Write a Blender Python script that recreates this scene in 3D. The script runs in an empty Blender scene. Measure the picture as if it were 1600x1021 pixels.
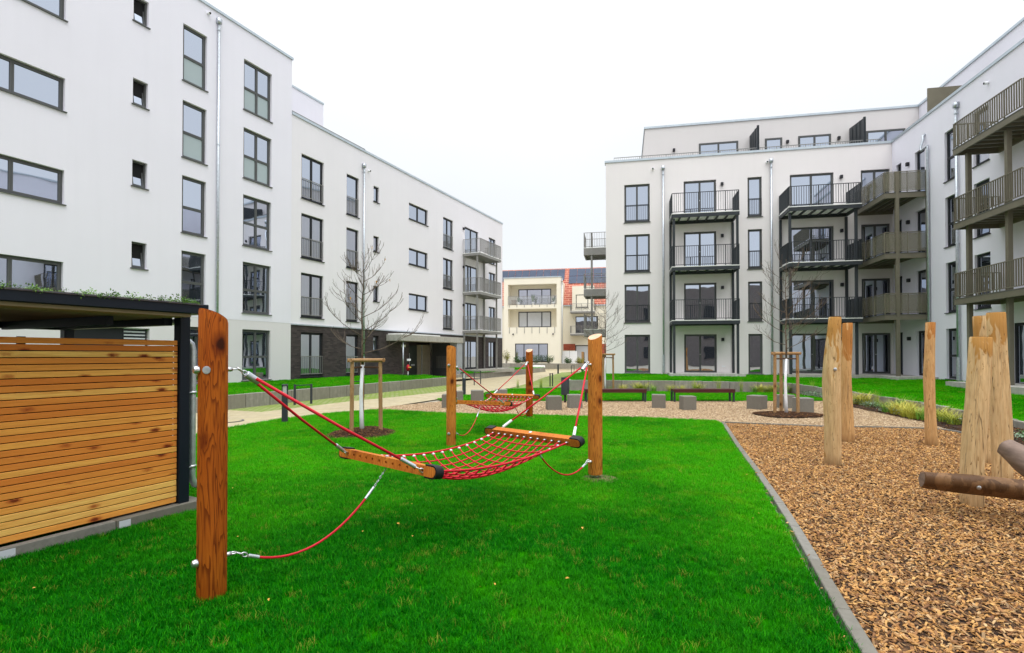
import bpy, bmesh, math, random
from mathutils import Vector, Matrix
random.seed(7)
SC = bpy.context.scene
COL = SC.collection

# ------------------------------------------------------------------ camera, sky, sun, exposure
FPX, HZ, CAMH, PITCH = 840.0, 554.0, 1.65, math.radians(0.7)
CY = HZ - FPX*math.tan(PITCH)
cam = bpy.data.cameras.new('camera')
cam.sensor_width = 36.0
cam.lens = FPX/1600*36.0
cam.shift_y = (CY-510.5)/1600
cam.clip_start, cam.clip_end = 0.05, 2000
co = bpy.data.objects.new('camera', cam); COL.objects.link(co)
co.location = (0, 0, CAMH); co.rotation_euler = (math.pi/2+PITCH, 0, 0)
SC.camera = co

SUN_EL, SUN_AZ = math.radians(60), math.radians(172)      # azimuth clockwise from +Y
w = bpy.data.worlds.new('World'); SC.world = w; w.use_nodes = True
nt = w.node_tree; nt.nodes.clear()
def wn(t, **k):
    n = nt.nodes.new(t)
    for a, b in k.items(): setattr(n, a, b)
    return n
out = wn('ShaderNodeOutputWorld'); bg = wn('ShaderNodeBackground'); bg.inputs['Strength'].default_value = 0.1
sky = wn('ShaderNodeTexSky', sky_type='NISHITA', sun_disc=False, sun_elevation=SUN_EL, sun_rotation=SUN_AZ)
tc = wn('ShaderNodeTexCoord'); sep = wn('ShaderNodeSeparateXYZ')
mx = wn('ShaderNodeMath', operation='MAXIMUM'); mx.inputs[1].default_value = 0.0
pw = wn('ShaderNodeMath', operation='POWER'); pw.inputs[1].default_value = 4.0
mr = wn('ShaderNodeMapRange'); mr.inputs['To Min'].default_value = 8.7; mr.inputs['To Max'].default_value = 40.0
cl = wn('ShaderNodeTexNoise'); cl.inputs['Scale'].default_value = 1.6; cl.inputs['Detail'].default_value = 4
cm = wn('ShaderNodeMapRange'); cm.inputs['From Min'].default_value = .3; cm.inputs['From Max'].default_value = .7; cm.inputs['To Min'].default_value = .93; cm.inputs['To Max'].default_value = 1.05
mu = wn('ShaderNodeMath', operation='MULTIPLY')
vm = wn('ShaderNodeVectorMath', operation='SCALE'); vm.inputs[0].default_value = (.955, .98, 1.0)
mix = wn('ShaderNodeMix', data_type='RGBA'); mix.inputs['Factor'].default_value = 0.88
L = nt.links.new
L(tc.outputs['Generated'], sep.inputs[0]); L(sep.outputs['Z'], mx.inputs[0]); L(mx.outputs[0], pw.inputs[0]); L(pw.outputs[0], mr.inputs['Value'])
L(tc.outputs['Generated'], cl.inputs['Vector']); L(cl.outputs['Fac'], cm.inputs['Value'])
L(mr.outputs[0], mu.inputs[0]); L(cm.outputs[0], mu.inputs[1]); L(mu.outputs[0], vm.inputs['Scale'])
L(sky.outputs[0], mix.inputs['A']); L(vm.outputs[0], mix.inputs['B']); L(mix.outputs['Result'], bg.inputs['Color']); L(bg.outputs[0], out.inputs[0])
sl = bpy.data.lights.new('sun', 'SUN'); sl.energy = 1.0; sl.angle = math.radians(40); sl.color = (1, .975, .94)
so = bpy.data.objects.new('sun', sl); COL.objects.link(so); so.location = (8, -14, 30)
so.rotation_euler = Vector((-math.sin(SUN_AZ)*math.cos(SUN_EL), -math.cos(SUN_AZ)*math.cos(SUN_EL), -math.sin(SUN_EL))).to_track_quat('-Z', 'Y').to_euler()
SC.view_settings.view_transform = 'Standard'; SC.view_settings.look = 'None'
SC.view_settings.exposure = 0.28; SC.view_settings.gamma = 1.0; SC.view_settings.use_curve_mapping = False

# ------------------------------------------------------------------ pixel -> world helpers (the survey of the photograph)
def ray(px, py):
    a = (px-800)/FPX; b = (CY-py)/FPX
    return Vector((a, math.cos(PITCH)-b*math.sin(PITCH), math.sin(PITCH)+b*math.cos(PITCH)))
def gz(y): return -0.1*min(max((y-6)/4.0, 0), 1)
def gpt(px, py):
    z = 0
    for _ in range(20):
        r = ray(px, py); p = r*((z-CAMH)/r.z); z = gz(p.y)
    return Vector((p.x, p.y, z))
def at(px, py, d):                                   # the point at depth d on the ray through a pixel
    r = ray(px, py)*d/ray(px, py).y
    return Vector((r.x, d, CAMH+r.z))

# ------------------------------------------------------------------ materials
MATS = {}
class NT:
    def __init__(s, name):
        s.m = bpy.data.materials.new(name); s.m.use_nodes = True; MATS[name] = s.m
        s.t = s.m.node_tree; s.p = s.t.nodes['Principled BSDF']; s.out = s.t.nodes['Material Output']
    def n(s, t, ins=None, **k):
        n = s.t.nodes.new(t)
        for a, b in k.items(): setattr(n, a, b)
        for a, b in (ins or {}).items():
            if isinstance(b, bpy.types.NodeSocket): s.t.links.new(b, n.inputs[a])
            else: n.inputs[a].default_value = b
        return n
    def l(s, a, b): s.t.links.new(a, b)
    def coord(s, kind='Object', scale=(1, 1, 1), rnd=False):
        c = s.n('ShaderNodeTexCoord').outputs[kind] if kind != 'Position' else s.n('ShaderNodeNewGeometry').outputs['Position']
        if rnd:
            oi = s.n('ShaderNodeObjectInfo')
            k = s.n('ShaderNodeVectorMath', {0: oi.outputs['Random'], 1: (37.1, 91.7, 53.3)}, operation='MULTIPLY')
            c = s.n('ShaderNodeVectorMath', {0: c, 1: k.outputs[0]}, operation='ADD').outputs[0]
        return s.n('ShaderNodeMapping', {'Vector': c, 'Scale': scale}).outputs[0]
    def noise(s, vec, scale, detail=4, rough=.55, dist=0):
        return s.n('ShaderNodeTexNoise', {'Vector': vec, 'Scale': scale, 'Detail': detail, 'Roughness': rough, 'Distortion': dist}).outputs['Fac']
    def rng(s, v, a, b, c=0, d=1, smooth=False):
        n = s.n('ShaderNodeMapRange', {'Value': v, 'From Min': a, 'From Max': b, 'To Min': c, 'To Max': d})
        if smooth: n.interpolation_type = 'SMOOTHSTEP'
        return n.outputs[0]
    def mix(s, f, a, b, mode='MIX'):
        n = s.n('ShaderNodeMix', data_type='RGBA', blend_type=mode)
        for k, v in (('Factor', f), ('A', a), ('B', b)):
            if isinstance(v, bpy.types.NodeSocket): s.l(v, n.inputs[k])
            else: n.inputs[k].default_value = v if k == 'Factor' else (*v[:3], 1)
        return n.outputs['Result']
    def ramp(s, f, stops):
        n = s.n('ShaderNodeValToRGB', {'Fac': f}); e = n.color_ramp.elements
        while len(e) < len(stops): e.new(.5)
        for i, (p, c) in enumerate(stops): e[i].position = p; e[i].color = (*c, 1)
        return n.outputs['Color']
    def math(s, op, a, b=0, clamp=False):
        n = s.n('ShaderNodeMath', operation=op, use_clamp=clamp)
        for i, v in enumerate((a, b)):
            if isinstance(v, bpy.types.NodeSocket): s.l(v, n.inputs[i])
            else: n.inputs[i].default_value = v
        return n.outputs[0]
    def bump(s, h, strength=.3, dist=.01):
        b = s.n('ShaderNodeBump', {'Height': h, 'Strength': strength, 'Distance': dist}); s.l(b.outputs[0], s.p.inputs['Normal'])
    def set(s, col=None, rough=.6, metal=0, spec=.5, **k):
        if col is not None:
            if isinstance(col, bpy.types.NodeSocket): s.l(col, s.p.inputs['Base Color'])
            else: s.p.inputs['Base Color'].default_value = (*col, 1)
        for n, v in (('Roughness', rough), ('Metallic', metal), ('Specular IOR Level', spec)):
            if isinstance(v, bpy.types.NodeSocket): s.l(v, s.p.inputs[n])
            else: s.p.inputs[n].default_value = v
        for n, v in k.items(): s.p.inputs[n].default_value = v
        return s.m

def plain(name, col, rough=.6, metal=0, var=.12, scale=3, bscale=0, bstr=.2, bdist=.004, spec=.2, kind='Object', stretch=(1, 1, 1)):
    s = NT(name); v = s.coord(kind, stretch)
    f = s.noise(v, scale, 5)
    c = s.mix(s.rng(f, .3, .7), [x*(1-var) for x in col], [min(1, x*(1+var)) for x in col])
    s.set(c, rough, metal, spec)
    if bscale: s.bump(s.noise(v, bscale, 4), bstr, bdist)
    return s.m

def render_mat(name, col):                           # smooth float-finish render with faint streaks
    s = NT(name); v = s.coord('Object')
    big = s.noise(v, .35, 4); st = s.noise(s.coord('Object', (2.2, 2.2, .12)), 1.5, 3); fine = s.noise(v, 55, 3)
    c = s.mix(s.rng(big, .3, .7), [x*.955 for x in col], col)
    c = s.mix(s.rng(st, .45, .75, 0, .22), c, [x*.9 for x in col])
    c = s.mix(s.rng(fine, .35, .65, 0, .25), c, [x*.93 for x in col])
    s.set(c, .85, 0, .25); s.bump(s.noise(v, 90, 3), .25, .003)
    return s.m
render_mat('render_cool', (.825, .81, .89)); render_mat('render_light', (.825, .80, .84)); render_mat('render_warm', (.82, .78, .78))
render_mat('render_plinth', (.745, .715, .73)); render_mat('render_yellow', (.87, .815, .68)); render_mat('render_pent', (.70, .67, .665))
plain('frame_grey', (.098, .102, .102), .42, 0, .06); plain('frame_dark', (.024, .026, .03), .4, 0, .06)
plain('railing_anthracite', (.040, .046, .052), .45, 0, .08); plain('railing_olive', (.165, .150, .110), .45, 0, .08); plain('railing_grey', (.26, .255, .245), .5, 0, .08)
plain('shelter_metal', (.007, .011, .019), .42, 0, .1, spec=.2)
plain('galvanised', (.52, .56, .60), .38, .75, .16, 14); plain('steel', (.60, .61, .62), .28, .9, .08)
plain('coping_metal', (.50, .56, .61), .4, .55, .08)
plain('deck_dark', (.10, .10, .085), .7, 0, .1); plain('deck_panel', (.80, .81, .78), .7, 0, .08); plain('white_paint', (.82, .83, .85), .6, 0, .05); plain('black_rubber', (.012, .012, .014), .5, 0, .2, 20, 60, .3, .002)
plain('lamp_dark', (.03, .03, .035), .4); plain('bench_red', (.075, .022, .022), .4, 0, .15); plain('cream_panel', (.24, .215, .165), .5)
plain('shutter', (.56, .58, .62), .5, 0, .04); plain('solar', (.045, .06, .095), .22, .2, .15, 1.0); plain('red_paint', (.5, .02, .03), .45); plain('yellow_paint', (.75, .55, .10), .5)
plain('mail_dark', (.05, .055, .06), .4); plain('door_green', (.035, .045, .042), .4); plain('block_grey', (.36, .38, .41), .7, 0, .08, 2)
plain('soil', (.040, .026, .018), .95, 0, .5, 8, 30, .8, .02, kind='Position')
plain('soil_light', (.15, .115, .06), .95, 0, .4, 9, 40, .7, .02); plain('bark', (.13, .10, .075), .85, 0, .4, 18, 60, .6, .004); plain('trunk_white', (.83, .84, .88), .8, 0, .06, 9, 40, .5, .003)
plain('leaf_dry', (.60, .32, .06), .6, 0, .3); plain('foliage_green', (.055, .125, .03), .6, 0, .4, 2, kind='Position'); plain('foliage_yellow', (.30, .30, .05), .6, 0, .4, 2, kind='Position')
plain('foliage_silver', (.26, .36, .24), .6, 0, .35, 5, kind='Position'); plain('jute', (.10, .055, .035), .9, 0, .2)
plain('interior_dark', (.03, .03, .032), .6); plain('terracotta', (.45, .16, .08), .6); plain('reed', (.26, .2, .12), .8); plain('dark_void', (.015, .015, .016), .8)

def concrete(name, col, streak=.25, sc=6, rnd=True):
    s = NT(name); v = s.coord('Object', rnd=rnd); oi = s.n('ShaderNodeObjectInfo').outputs['Random']
    f = s.noise(v, sc, 6, .65); st = s.noise(s.coord('Object', (6, 6, .5), rnd), 2.2, 3)
    c = s.mix(s.rng(f, .25, .75), [x*.72 for x in col], [x*1.15 for x in col])
    c = s.mix(s.rng(st, .45, .7, 0, streak), c, [x*.45 for x in col])
    c = s.mix(s.rng(oi, 0, 1, 0, .6), c, [col[0]*.62, col[1]*.58, col[2]*.5])
    s.set(c, .85, 0, .3); s.bump(s.noise(v, 70, 4), .35, .004)
concrete('concrete_wall', (.33, .315, .275), .5); concrete('concrete_cube', (.225, .215, .19), .1, 40); concrete('kerb_grey', (.215, .205, .18), .1, 18); concrete('concrete_pale', (.52, .51, .48), .4)

def glass(name, tint, base, f0=3.0, wav=.0):
    s = NT(name)
    v = s.coord('Object', rnd=True)
    fr = s.n('ShaderNodeFresnel', {'IOR': f0})
    g = s.n('ShaderNodeBsdfGlossy', {'Color': (*tint, 1), 'Roughness': .015})
    bp = s.n('ShaderNodeBump', {'Height': s.noise(v, 1.1, 1), 'Strength': .12, 'Distance': .02}); s.l(bp.outputs[0], g.inputs['Normal'])
    d = s.n('ShaderNodeBsdfDiffuse', {'Color': (*base, 1)})
    m = s.n('ShaderNodeMixShader', {0: fr.outputs[0], 1: d.outputs[0], 2: g.outputs[0]})
    s.l(m.outputs[0], s.out.inputs['Surface'])
glass('glass', (.80, .87, 1.0), (.020, .022, .028), 9.0); glass('glass_frosted', (.85, .95, .97), (.30, .36, .36), 2.4); glass('glass_lamp', (1, 1, 1), (.5, .52, .5), 1.5)

def brick():
    s = NT('brick_dark'); o = s.n('ShaderNodeTexCoord').outputs['Object']; sp = s.n('ShaderNodeSeparateXYZ', {0: o})
    cb = s.n('ShaderNodeCombineXYZ', {'X': sp.outputs['X'], 'Y': sp.outputs['Z']})
    b = s.n('ShaderNodeTexBrick', {'Vector': cb.outputs[0], 'Color1': (.022, .018, .020, 1), 'Color2': (.075, .058, .056, 1), 'Mortar': (.055, .05, .05, 1), 'Scale': 1.0, 'Mortar Size': .006, 'Bias': .1, 'Brick Width': .25, 'Row Height': .071})
    n = s.noise(o, 5, 4)
    s.set(s.mix(s.rng(n, .35, .7, 0, .5), b.outputs['Color'], (.05, .034, .034)), .7, 0, .3); s.bump(b.outputs['Fac'], -.5, .01)
brick()

def slat_wood():
    s = NT('slat_wood'); oi = s.n('ShaderNodeObjectInfo').outputs['Random']
    v = s.coord('Object', (1, 1, 1), True)
    wv = s.noise(s.coord('Object', (1.1, 9, 22), True), 2.2, 5, .6, .6)
    fine = s.noise(s.coord('Object', (2.5, 40, 120), True), 3, 3)
    base = s.ramp(oi, [(0, (.66, .185, .028)), (.35, (.79, .285, .048)), (.7, (.88, .41, .08)), (1, (.95, .62, .17))])
    c = s.mix(s.rng(wv, .38, .68, 0, .5), base, (.56, .17, .025))
    c = s.mix(s.rng(fine, .4, .7, 0, .3), c, (.36, .15, .04))
    vor = s.n('ShaderNodeTexVoronoi', {'Vector': s.coord('Object', (3.4, 2, 8.0), True), 'Scale': 1.0, 'Randomness': 1.0})
    d = s.math('ADD', vor.outputs['Distance'], s.math('MULTIPLY', s.noise(s.coord('Object', (30, 14, 40), True), 1.4, 3), .13))
    c = s.mix(s.rng(d, .33, .16, 0, .85, True), c, (.36, .075, .014))
    c = s.mix(s.rng(d, .20, .13, 0, .9, True), c, (.14, .022, .006))
    s.set(c, .6, 0, .15); s.bump(fine, .15, .002)
slat_wood()

def post_wood(name, a, b, c3, knot, seg=1.0):        # glazed larch: flowing growth rings, knots, drying cracks
    s = NT(name); o = s.coord('Object', (1, 1, 1), True)
    flow = s.noise(s.coord('Object', (6.5, 6.5, .62), True), 1.25*seg, 3, .5, .3)
    ringv = s.math('FRACT', s.math('MULTIPLY', flow, 22))
    ring = s.rng(ringv, 0, 1)
    big = s.noise(s.coord('Object', (3, 3, .8), True), 1.6, 3)
    c = s.mix(s.rng(big, .3, .7), a, b)
    c = s.mix(s.rng(ringv, .45, .98, 0, .75, True), c, c3)
    fine = s.noise(s.coord('Object', (60, 60, 3), True), 3, 3)
    c = s.mix(s.rng(fine, .45, .7, 0, .28), c, c3)
    vor = s.n('ShaderNodeTexVoronoi', {'Vector': s.coord('Object', (4.2, 4.2, 2.9), True), 'Scale': 1.0})
    d = s.math('ADD', vor.outputs['Distance'], s.math('MULTIPLY', s.noise(o, 18, 3), .12))
    c = s.mix(s.rng(d, .40, .17, 0, .8, True), c, c3)
    c = s.mix(s.rng(d, .22, .14, 0, .95, True), c, knot)
    cr = s.noise(s.coord('Object', (16, 16, .5), True), 1.3, 2)
    crk = s.rng(s.math('ABSOLUTE', s.math('SUBTRACT', cr, .5)), .0, .006, .8, 0)
    c = s.mix(crk, c, knot)
    s.set(c, .6, 0, .1); s.bump(s.math('SUBTRACT', s.math('ADD', ringv, fine), s.math('MULTIPLY', crk, 4)), .22, .003)
post_wood('larch_post', (.47, .125, .012), (.33, .066, .006), (.105, .015, .003), (.035, .008, .003))
post_wood('larch_post_pale', (.66, .26, .05), (.50, .155, .022), (.27, .072, .013), (.08, .02, .006))
post_wood('bar_wood', (.62, .22, .034), (.50, .15, .02), (.27, .066, .012), (.10, .026, .008), 1.6)
post_wood('stake_wood', (.44, .285, .145), (.36, .21, .10), (.28, .14, .05), (.09, .04, .02))
plain('end_grain', (.66, .42, .28), .75, 0, .2, 25)

def robinia(name, base, bark, amount, z0=.8, z1=2.2):
    s = NT(name); v = s.coord('Object', rnd=True)
    fine = s.noise(s.coord('Object', (30, 30, 2.0), True), 2.5, 5, .6); med = s.noise(s.coord('Object', (7, 7, 1.1), True), 2, 4)
    c = s.mix(s.rng(med, .3, .7), [x*.8 for x in base], [min(1, x*1.1) for x in base])
    c = s.mix(s.rng(fine, .42, .72, 0, .75), c, [base[0]*.6, base[1]*.48, base[2]*.36])
    c = s.mix(s.rng(s.noise(s.coord('Object', (11, 11, 1.6), True), 1.5, 4), .5, .72, 0, .6), c, [base[0]*.66, base[1]*.56, base[2]*.46])
    z = s.n('ShaderNodeSeparateXYZ', {0: s.n('ShaderNodeTexCoord').outputs['Object']}).outputs['Z']
    pn = s.noise(s.coord('Object', (6.5, 6.5, 2.2), True), 1.0, 3, .5, .6)
    f = s.math('ADD', pn, s.rng(z, z0, z1, -.16, amount))
    c = s.mix(s.rng(f, .55, .60, 0, .8, True), c, bark)
    c = s.mix(s.rng(s.noise(s.coord('Object', (40, 40, 14), True), 1.2, 2), .66, .72, 0, .7), c, [x*.6 for x in bark])
    cr = s.noise(s.coord('Object', (14, 14, .4), True), 1.2, 2)
    crk = s.rng(s.math('ABSOLUTE', s.math('SUBTRACT', cr, .5)), 0, .008, .85, 0); c = s.mix(crk, c, (.10, .06, .03))
    c = s.mix(s.rng(z, .22, .0, 0, .35), c, (.25, .14, .07))
    s.set(c, .75, 0, .15); s.bump(s.math('SUBTRACT', fine, s.math('MULTIPLY', crk, 3)), .5, .006)
robinia('robinia', (.70, .49, .255), (.42, .19, .03), .13); robinia('robinia_warm', (.68, .41, .18), (.42, .15, .025), .08)
robinia('beam_wood', (.23, .125, .058), (.055, .024, .011), .04, -1, -.5); MATS['beam_wood'].node_tree.nodes['Principled BSDF'].inputs['Roughness'].default_value = .42; plain('beam_grey', (.20, .14, .11), .55, 0, .35, 4, 30, .5, .006, stretch=(1, 1, 4))

s = NT('rope_red'); v = s.coord('Object')
s.set(s.mix(s.noise(v, 60, 2), (.44, .003, .014), (.60, .006, .024)), .5, 0, .3); s.bump(s.noise(v, 220, 2), .5, .002)

def perforated():
    s = NT('perforated_olive'); tr = s.n('ShaderNodeBsdfTransparent'); s.set((.19, .175, .115), .5)
    m = s.n('ShaderNodeMixShader', {0: .54, 1: tr.outputs[0], 2: s.p.outputs[0]}); s.l(m.outputs[0], s.out.inputs['Surface'])
    s = NT('perforated_grey'); tr = s.n('ShaderNodeBsdfTransparent'); s.set((.26, .255, .245), .5)
    m = s.n('ShaderNodeMixShader', {0: .55, 1: tr.outputs[0], 2: s.p.outputs[0]}); s.l(m.outputs[0], s.out.inputs['Surface'])
    s = NT('balcony_glass'); tr = s.n('ShaderNodeBsdfTransparent'); s.set((.5, .52, .55), .2)
    m = s.n('ShaderNodeMixShader', {0: .2, 1: tr.outputs[0], 2: s.p.outputs[0]}); s.l(m.outputs[0], s.out.inputs['Surface'])
perforated()

def grass_mat():
    s = NT('grass_blade'); oi = s.n('ShaderNodeObjectInfo'); pos = oi.outputs['Location']; r = oi.outputs['Random']
    big = s.noise(pos, .45, 3); mid = s.noise(pos, 2.3, 3); gz_ = s.n('ShaderNodeTexCoord').outputs['Object']
    tip = s.rng(s.n('ShaderNodeSeparateXYZ', {0: gz_}).outputs['Z'], 0, .05)
    bl = s.n('ShaderNodeAttribute', attribute_name='bl').outputs['Fac']
    vd = s.n('ShaderNodeVectorMath', {0: pos, 1: (-1.8, 2.8, 0)}, operation='DISTANCE').outputs['Value']  # blades brighten away from this point: light on the open lawn painted in
    painted_light = s.math('ADD', s.rng(vd, 1.5, 7.0, -.13, .13, True), big)
    c = s.mix(s.rng(painted_light, .36, .66), (.0006, .175, .0003), (.075, .47, .0006))
    c = s.mix(s.rng(s.math('ADD', mid, s.rng(vd, 1.5, 7.0, -.09, .06, True)), .56, .76, 0, .75), c, (.20, .44, .003))  # yellow patches, more of them where the painted light is brighter
    c = s.mix(s.rng(bl, 0, .45, .85, 0), c, (.001, .075, .0003))
    c = s.mix(s.rng(bl, .72, 1, 0, .7), c, (.06, .52, .003))
    c = s.mix(s.rng(r, .955, 1, 0, .8), c, (.38, .36, .05))
    c = s.mix(s.rng(tip, .5, 1, 0, .2), c, (.07, .48, .004))
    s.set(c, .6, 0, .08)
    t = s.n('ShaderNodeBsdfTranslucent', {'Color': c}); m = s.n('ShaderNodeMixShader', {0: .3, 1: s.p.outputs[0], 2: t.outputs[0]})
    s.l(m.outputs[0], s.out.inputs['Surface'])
    s = NT('lawn_soil'); v = s.coord('Position')
    c = s.mix(s.rng(s.noise(v, .45, 3), .32, .68), (.001, .12, .0003), (.03, .24, .0006)); c = s.mix(s.rng(s.noise(v, 9, 4), .4, .7, 0, .6), c, (.012, .10, .001))
    s.set(c, .9, 0, .0); s.bump(s.noise(v, 40, 4), .8, .03)
grass_mat()

def chips_mat(name, cols):
    s = NT(name); oi = s.n('ShaderNodeObjectInfo'); n = len(cols)
    c = s.ramp(oi.outputs['Random'], [(i/(n-1), k) for i, k in enumerate(cols)])
    g = s.noise(s.coord('Object', (12, 80, 80), True), 3, 3); c = s.mix(s.rng(g, .4, .7, 0, .45), c, (.16, .075, .03))
    s.set(c, .8, 0, .1)
chips_mat('chip_wood', [(.13, .062, .034), (.47, .235, .075), (.64, .38, .14), (.33, .155, .055), (.60, .33, .11), (.065, .036, .027), (.62, .42, .21), (.33, .165, .07), (.20, .10, .055), (.54, .31, .12)])
chips_mat('chip_mulch', [(.018, .012, .012), (.05, .026, .018), (.022, .015, .014), (.10, .045, .024), (.028, .018, .017), (.26, .13, .05), (.03, .02, .018)])
chips_mat('chip_gravel', [(.42, .30, .18), (.60, .46, .29), (.34, .24, .15), (.68, .54, .36), (.25, .17, .11), (.55, .40, .24)])

def ground_mats():
    s = NT('woodchip_bed'); v = s.coord('Position', (1, 1, 1))
    vo = s.n('ShaderNodeTexVoronoi', {'Vector': v, 'Scale': 38.0}); c = s.ramp(s.n('ShaderNodeSeparateColor', {0: vo.outputs['Color']}).outputs[0], [(0, (.015, .008, .006)), (.4, (.05, .026, .014)), (.75, (.11, .058, .028)), (1, (.22, .12, .055))])
    s.set(c, .9, 0, .2); s.bump(vo.outputs['Distance'], 1, .03)
    s = NT('gravel_bed'); v = s.coord('Position'); vo = s.n('ShaderNodeTexVoronoi', {'Vector': v, 'Scale': 26.0})
    c = s.ramp(s.n('ShaderNodeSeparateColor', {0: vo.outputs['Color']}).outputs[0], [(0, (.24, .16, .10)), (.4, (.44, .32, .19)), (.8, (.56, .42, .26)), (1, (.66, .52, .34))])
    c = s.mix(s.rng(s.noise(v, .5, 3), .35, .65, 0, .25), c, (.34, .27, .20))
    s.set(c, .9, 0, .2); s.bump(vo.outputs['Distance'], 1, .03)
    s = NT('path_paving'); a = math.radians(21.5)
    v = s.n('ShaderNodeMapping', {'Vector': s.n('ShaderNodeNewGeometry').outputs['Position'], 'Rotation': (0, 0, a)}).outputs[0]
    b = s.n('ShaderNodeTexBrick', {'Vector': v, 'Color1': (.41, .345, .20, 1), 'Color2': (.48, .405, .25, 1), 'Mortar': (.25, .21, .13, 1), 'Scale': 1.0, 'Mortar Size': .006, 'Brick Width': .3, 'Row Height': .2})
    n = s.noise(v, .9, 4); wet = s.noise(v, 2.5, 3)
    s.set(s.mix(s.rng(n, .35, .7, 0, .5), b.outputs['Color'], (.37, .31, .20)), s.rng(wet, .35, .65, .42, .75), 0, .45); s.bump(b.outputs['Fac'], -.3, .006)
    s = NT('moss_paving'); v = s.n('ShaderNodeMapping', {'Vector': s.n('ShaderNodeNewGeometry').outputs['Position'], 'Rotation': (0, 0, a)}).outputs[0]
    b = s.n('ShaderNodeTexBrick', {'Vector': v, 'Color1': (.27, .27, .14, 1), 'Color2': (.36, .34, .20, 1), 'Mortar': (.12, .21, .02, 1), 'Scale': 1.0, 'Mortar Size': .035, 'Mortar Smooth': .4, 'Brick Width': .24, 'Row Height': .18})
    c = s.mix(s.rng(s.noise(v, 1.3, 5), .35, .65, .1, .85), b.outputs['Color'], (.17, .235, .035)); s.set(c, .9, 0, .2); s.bump(s.noise(v, 30, 4), .6, .02)
    s = NT('ground_far'); v = s.coord('Position'); s.set(s.mix(s.noise(v, 2, 4), (.26, .235, .18), (.36, .32, .25)), .9, 0, .2)
    s = NT('roof_tile'); o = s.n('ShaderNodeTexCoord').outputs['Object']; sp = s.n('ShaderNodeSeparateXYZ', {0: o}); cb = s.n('ShaderNodeCombineXYZ', {'X': sp.outputs['X'], 'Y': sp.outputs['Z']})
    b = s.n('ShaderNodeTexBrick', {'Vector': cb.outputs[0], 'Color1': (.34, .075, .045, 1), 'Color2': (.42, .11, .065, 1), 'Mortar': (.66, .34, .24, 1), 'Scale': 1.0, 'Mortar Size': .03, 'Brick Width': .9, 'Row Height': .3})
    s.set(b.outputs['Color'], .6, 0, .3); s.bump(b.outputs['Fac'], -.5, .03)
ground_mats()
plain('backdrop_render', (.16, .14, .13), .8); plain('brick_red', (.34, .085, .05), .8, 0, .25, 6)

# ------------------------------------------------------------------ mesh helpers
class MB:
    def __init__(s): s.v = []; s.f = []; s.mi = []
    def add(s, vs, fs, m=0):
        o = len(s.v); s.v += [tuple(x) for x in vs]
        for f in fs: s.f.append(tuple(i+o for i in f)); s.mi.append(m)
        return s
    def box(s, x0, y0, z0, x1, y1, z1, c=0, m=0):
        if c <= 0:
            vs = [(x, y, z) for z in (z0, z1) for y in (y0, y1) for x in (x0, x1)]
            return s.add(vs, [(0, 2, 3, 1), (4, 5, 7, 6), (0, 1, 5, 4), (2, 6, 7, 3), (0, 4, 6, 2), (1, 3, 7, 5)], m)
        bm = bmesh.new(); bmesh.ops.create_cube(bm, size=1)
        for q in bm.verts: q.co = Vector(((x0+x1)/2+q.co.x*(x1-x0), (y0+y1)/2+q.co.y*(y1-y0), (z0+z1)/2+q.co.z*(z1-z0)))
        bmesh.ops.bevel(bm, geom=bm.edges[:], offset=c, segments=1, affect='EDGES')
        bm.verts.index_update(); s.add([q.co[:] for q in bm.verts], [[q.index for q in f.verts] for f in bm.faces], m); bm.free()
        return s
    def quad(s, a, b, c, d, m=0): return s.add([a, b, c, d], [(0, 1, 2, 3)], m)
    def tube(s, pts, r, n=8, cap=True, m=0):
        pts = [Vector(p) for p in pts]; k = len(pts); rs = r if isinstance(r, (list, tuple)) else [r]*k
        t0 = (pts[1]-pts[0]).normalized(); ref = Vector((0, 0, 1)) if abs(t0.z) < .9 else Vector((1, 0, 0))
        nx = t0.cross(ref).normalized(); vs = []
        for i, p in enumerate(pts):
            t = (pts[min(i+1, k-1)]-pts[max(i-1, 0)]).normalized()
            nx = (nx-t*nx.dot(t)).normalized(); ny = t.cross(nx)
            for j in range(n):
                a = 2*math.pi*j/n; vs.append(p+(nx*math.cos(a)+ny*math.sin(a))*rs[i])
        fs = [(i*n+j, i*n+(j+1) % n, (i+1)*n+(j+1) % n, (i+1)*n+j) for i in range(k-1) for j in range(n)]
        if cap: fs += [tuple(range(n-1, -1, -1)), tuple((k-1)*n+j for j in range(n))]
        return s.add(vs, fs, m)
    def cyl(s, p0, p1, r0, r1=None, n=12, m=0): return s.tube([p0, p1], [r0, r0 if r1 is None else r1], n, True, m)
    def bevcyl(s, p0, p1, r, n=12, b=.004, m=0):
        p0, p1 = Vector(p0), Vector(p1); d = (p1-p0).normalized()*b
        return s.tube([p0, p0+d, p1-d, p1], [r-b, r, r, r-b], n, True, m)
    def mesh(s, name, mats, smooth=False):
        me = bpy.data.meshes.new(name); me.from_pydata(s.v, [], s.f)
        for m in ([mats] if isinstance(mats, str) else mats): me.materials.append(MATS[m])
        if any(s.mi): me.polygons.foreach_set('material_index', s.mi)
        if smooth: me.shade_smooth() if hasattr(me, 'shade_smooth') else me.polygons.foreach_set('use_smooth', [True]*len(me.polygons))
        me.update(); return me
def link(name, me, parent=None, loc=(0, 0, 0), rot=(0, 0, 0)):
    o = bpy.data.objects.new(name, me); COL.objects.link(o)
    o.location = loc; o.rotation_euler = rot
    if parent is not None: o.parent = parent
    return o
def obj(name, mb, mats, parent=None, loc=(0, 0, 0), rot=(0, 0, 0), smooth=False):
    me = mb.mesh(name, mats, smooth)
    if smooth == 'auto':
        try: me.set_sharp_from_angle(angle=math.radians(40))
        except Exception: pass
    return link(name, me, parent, loc, rot)
def tag(o, label, cat, group=None):
    o['label'] = label; o['category'] = cat
    if group: o['group'] = group
    return o
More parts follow.
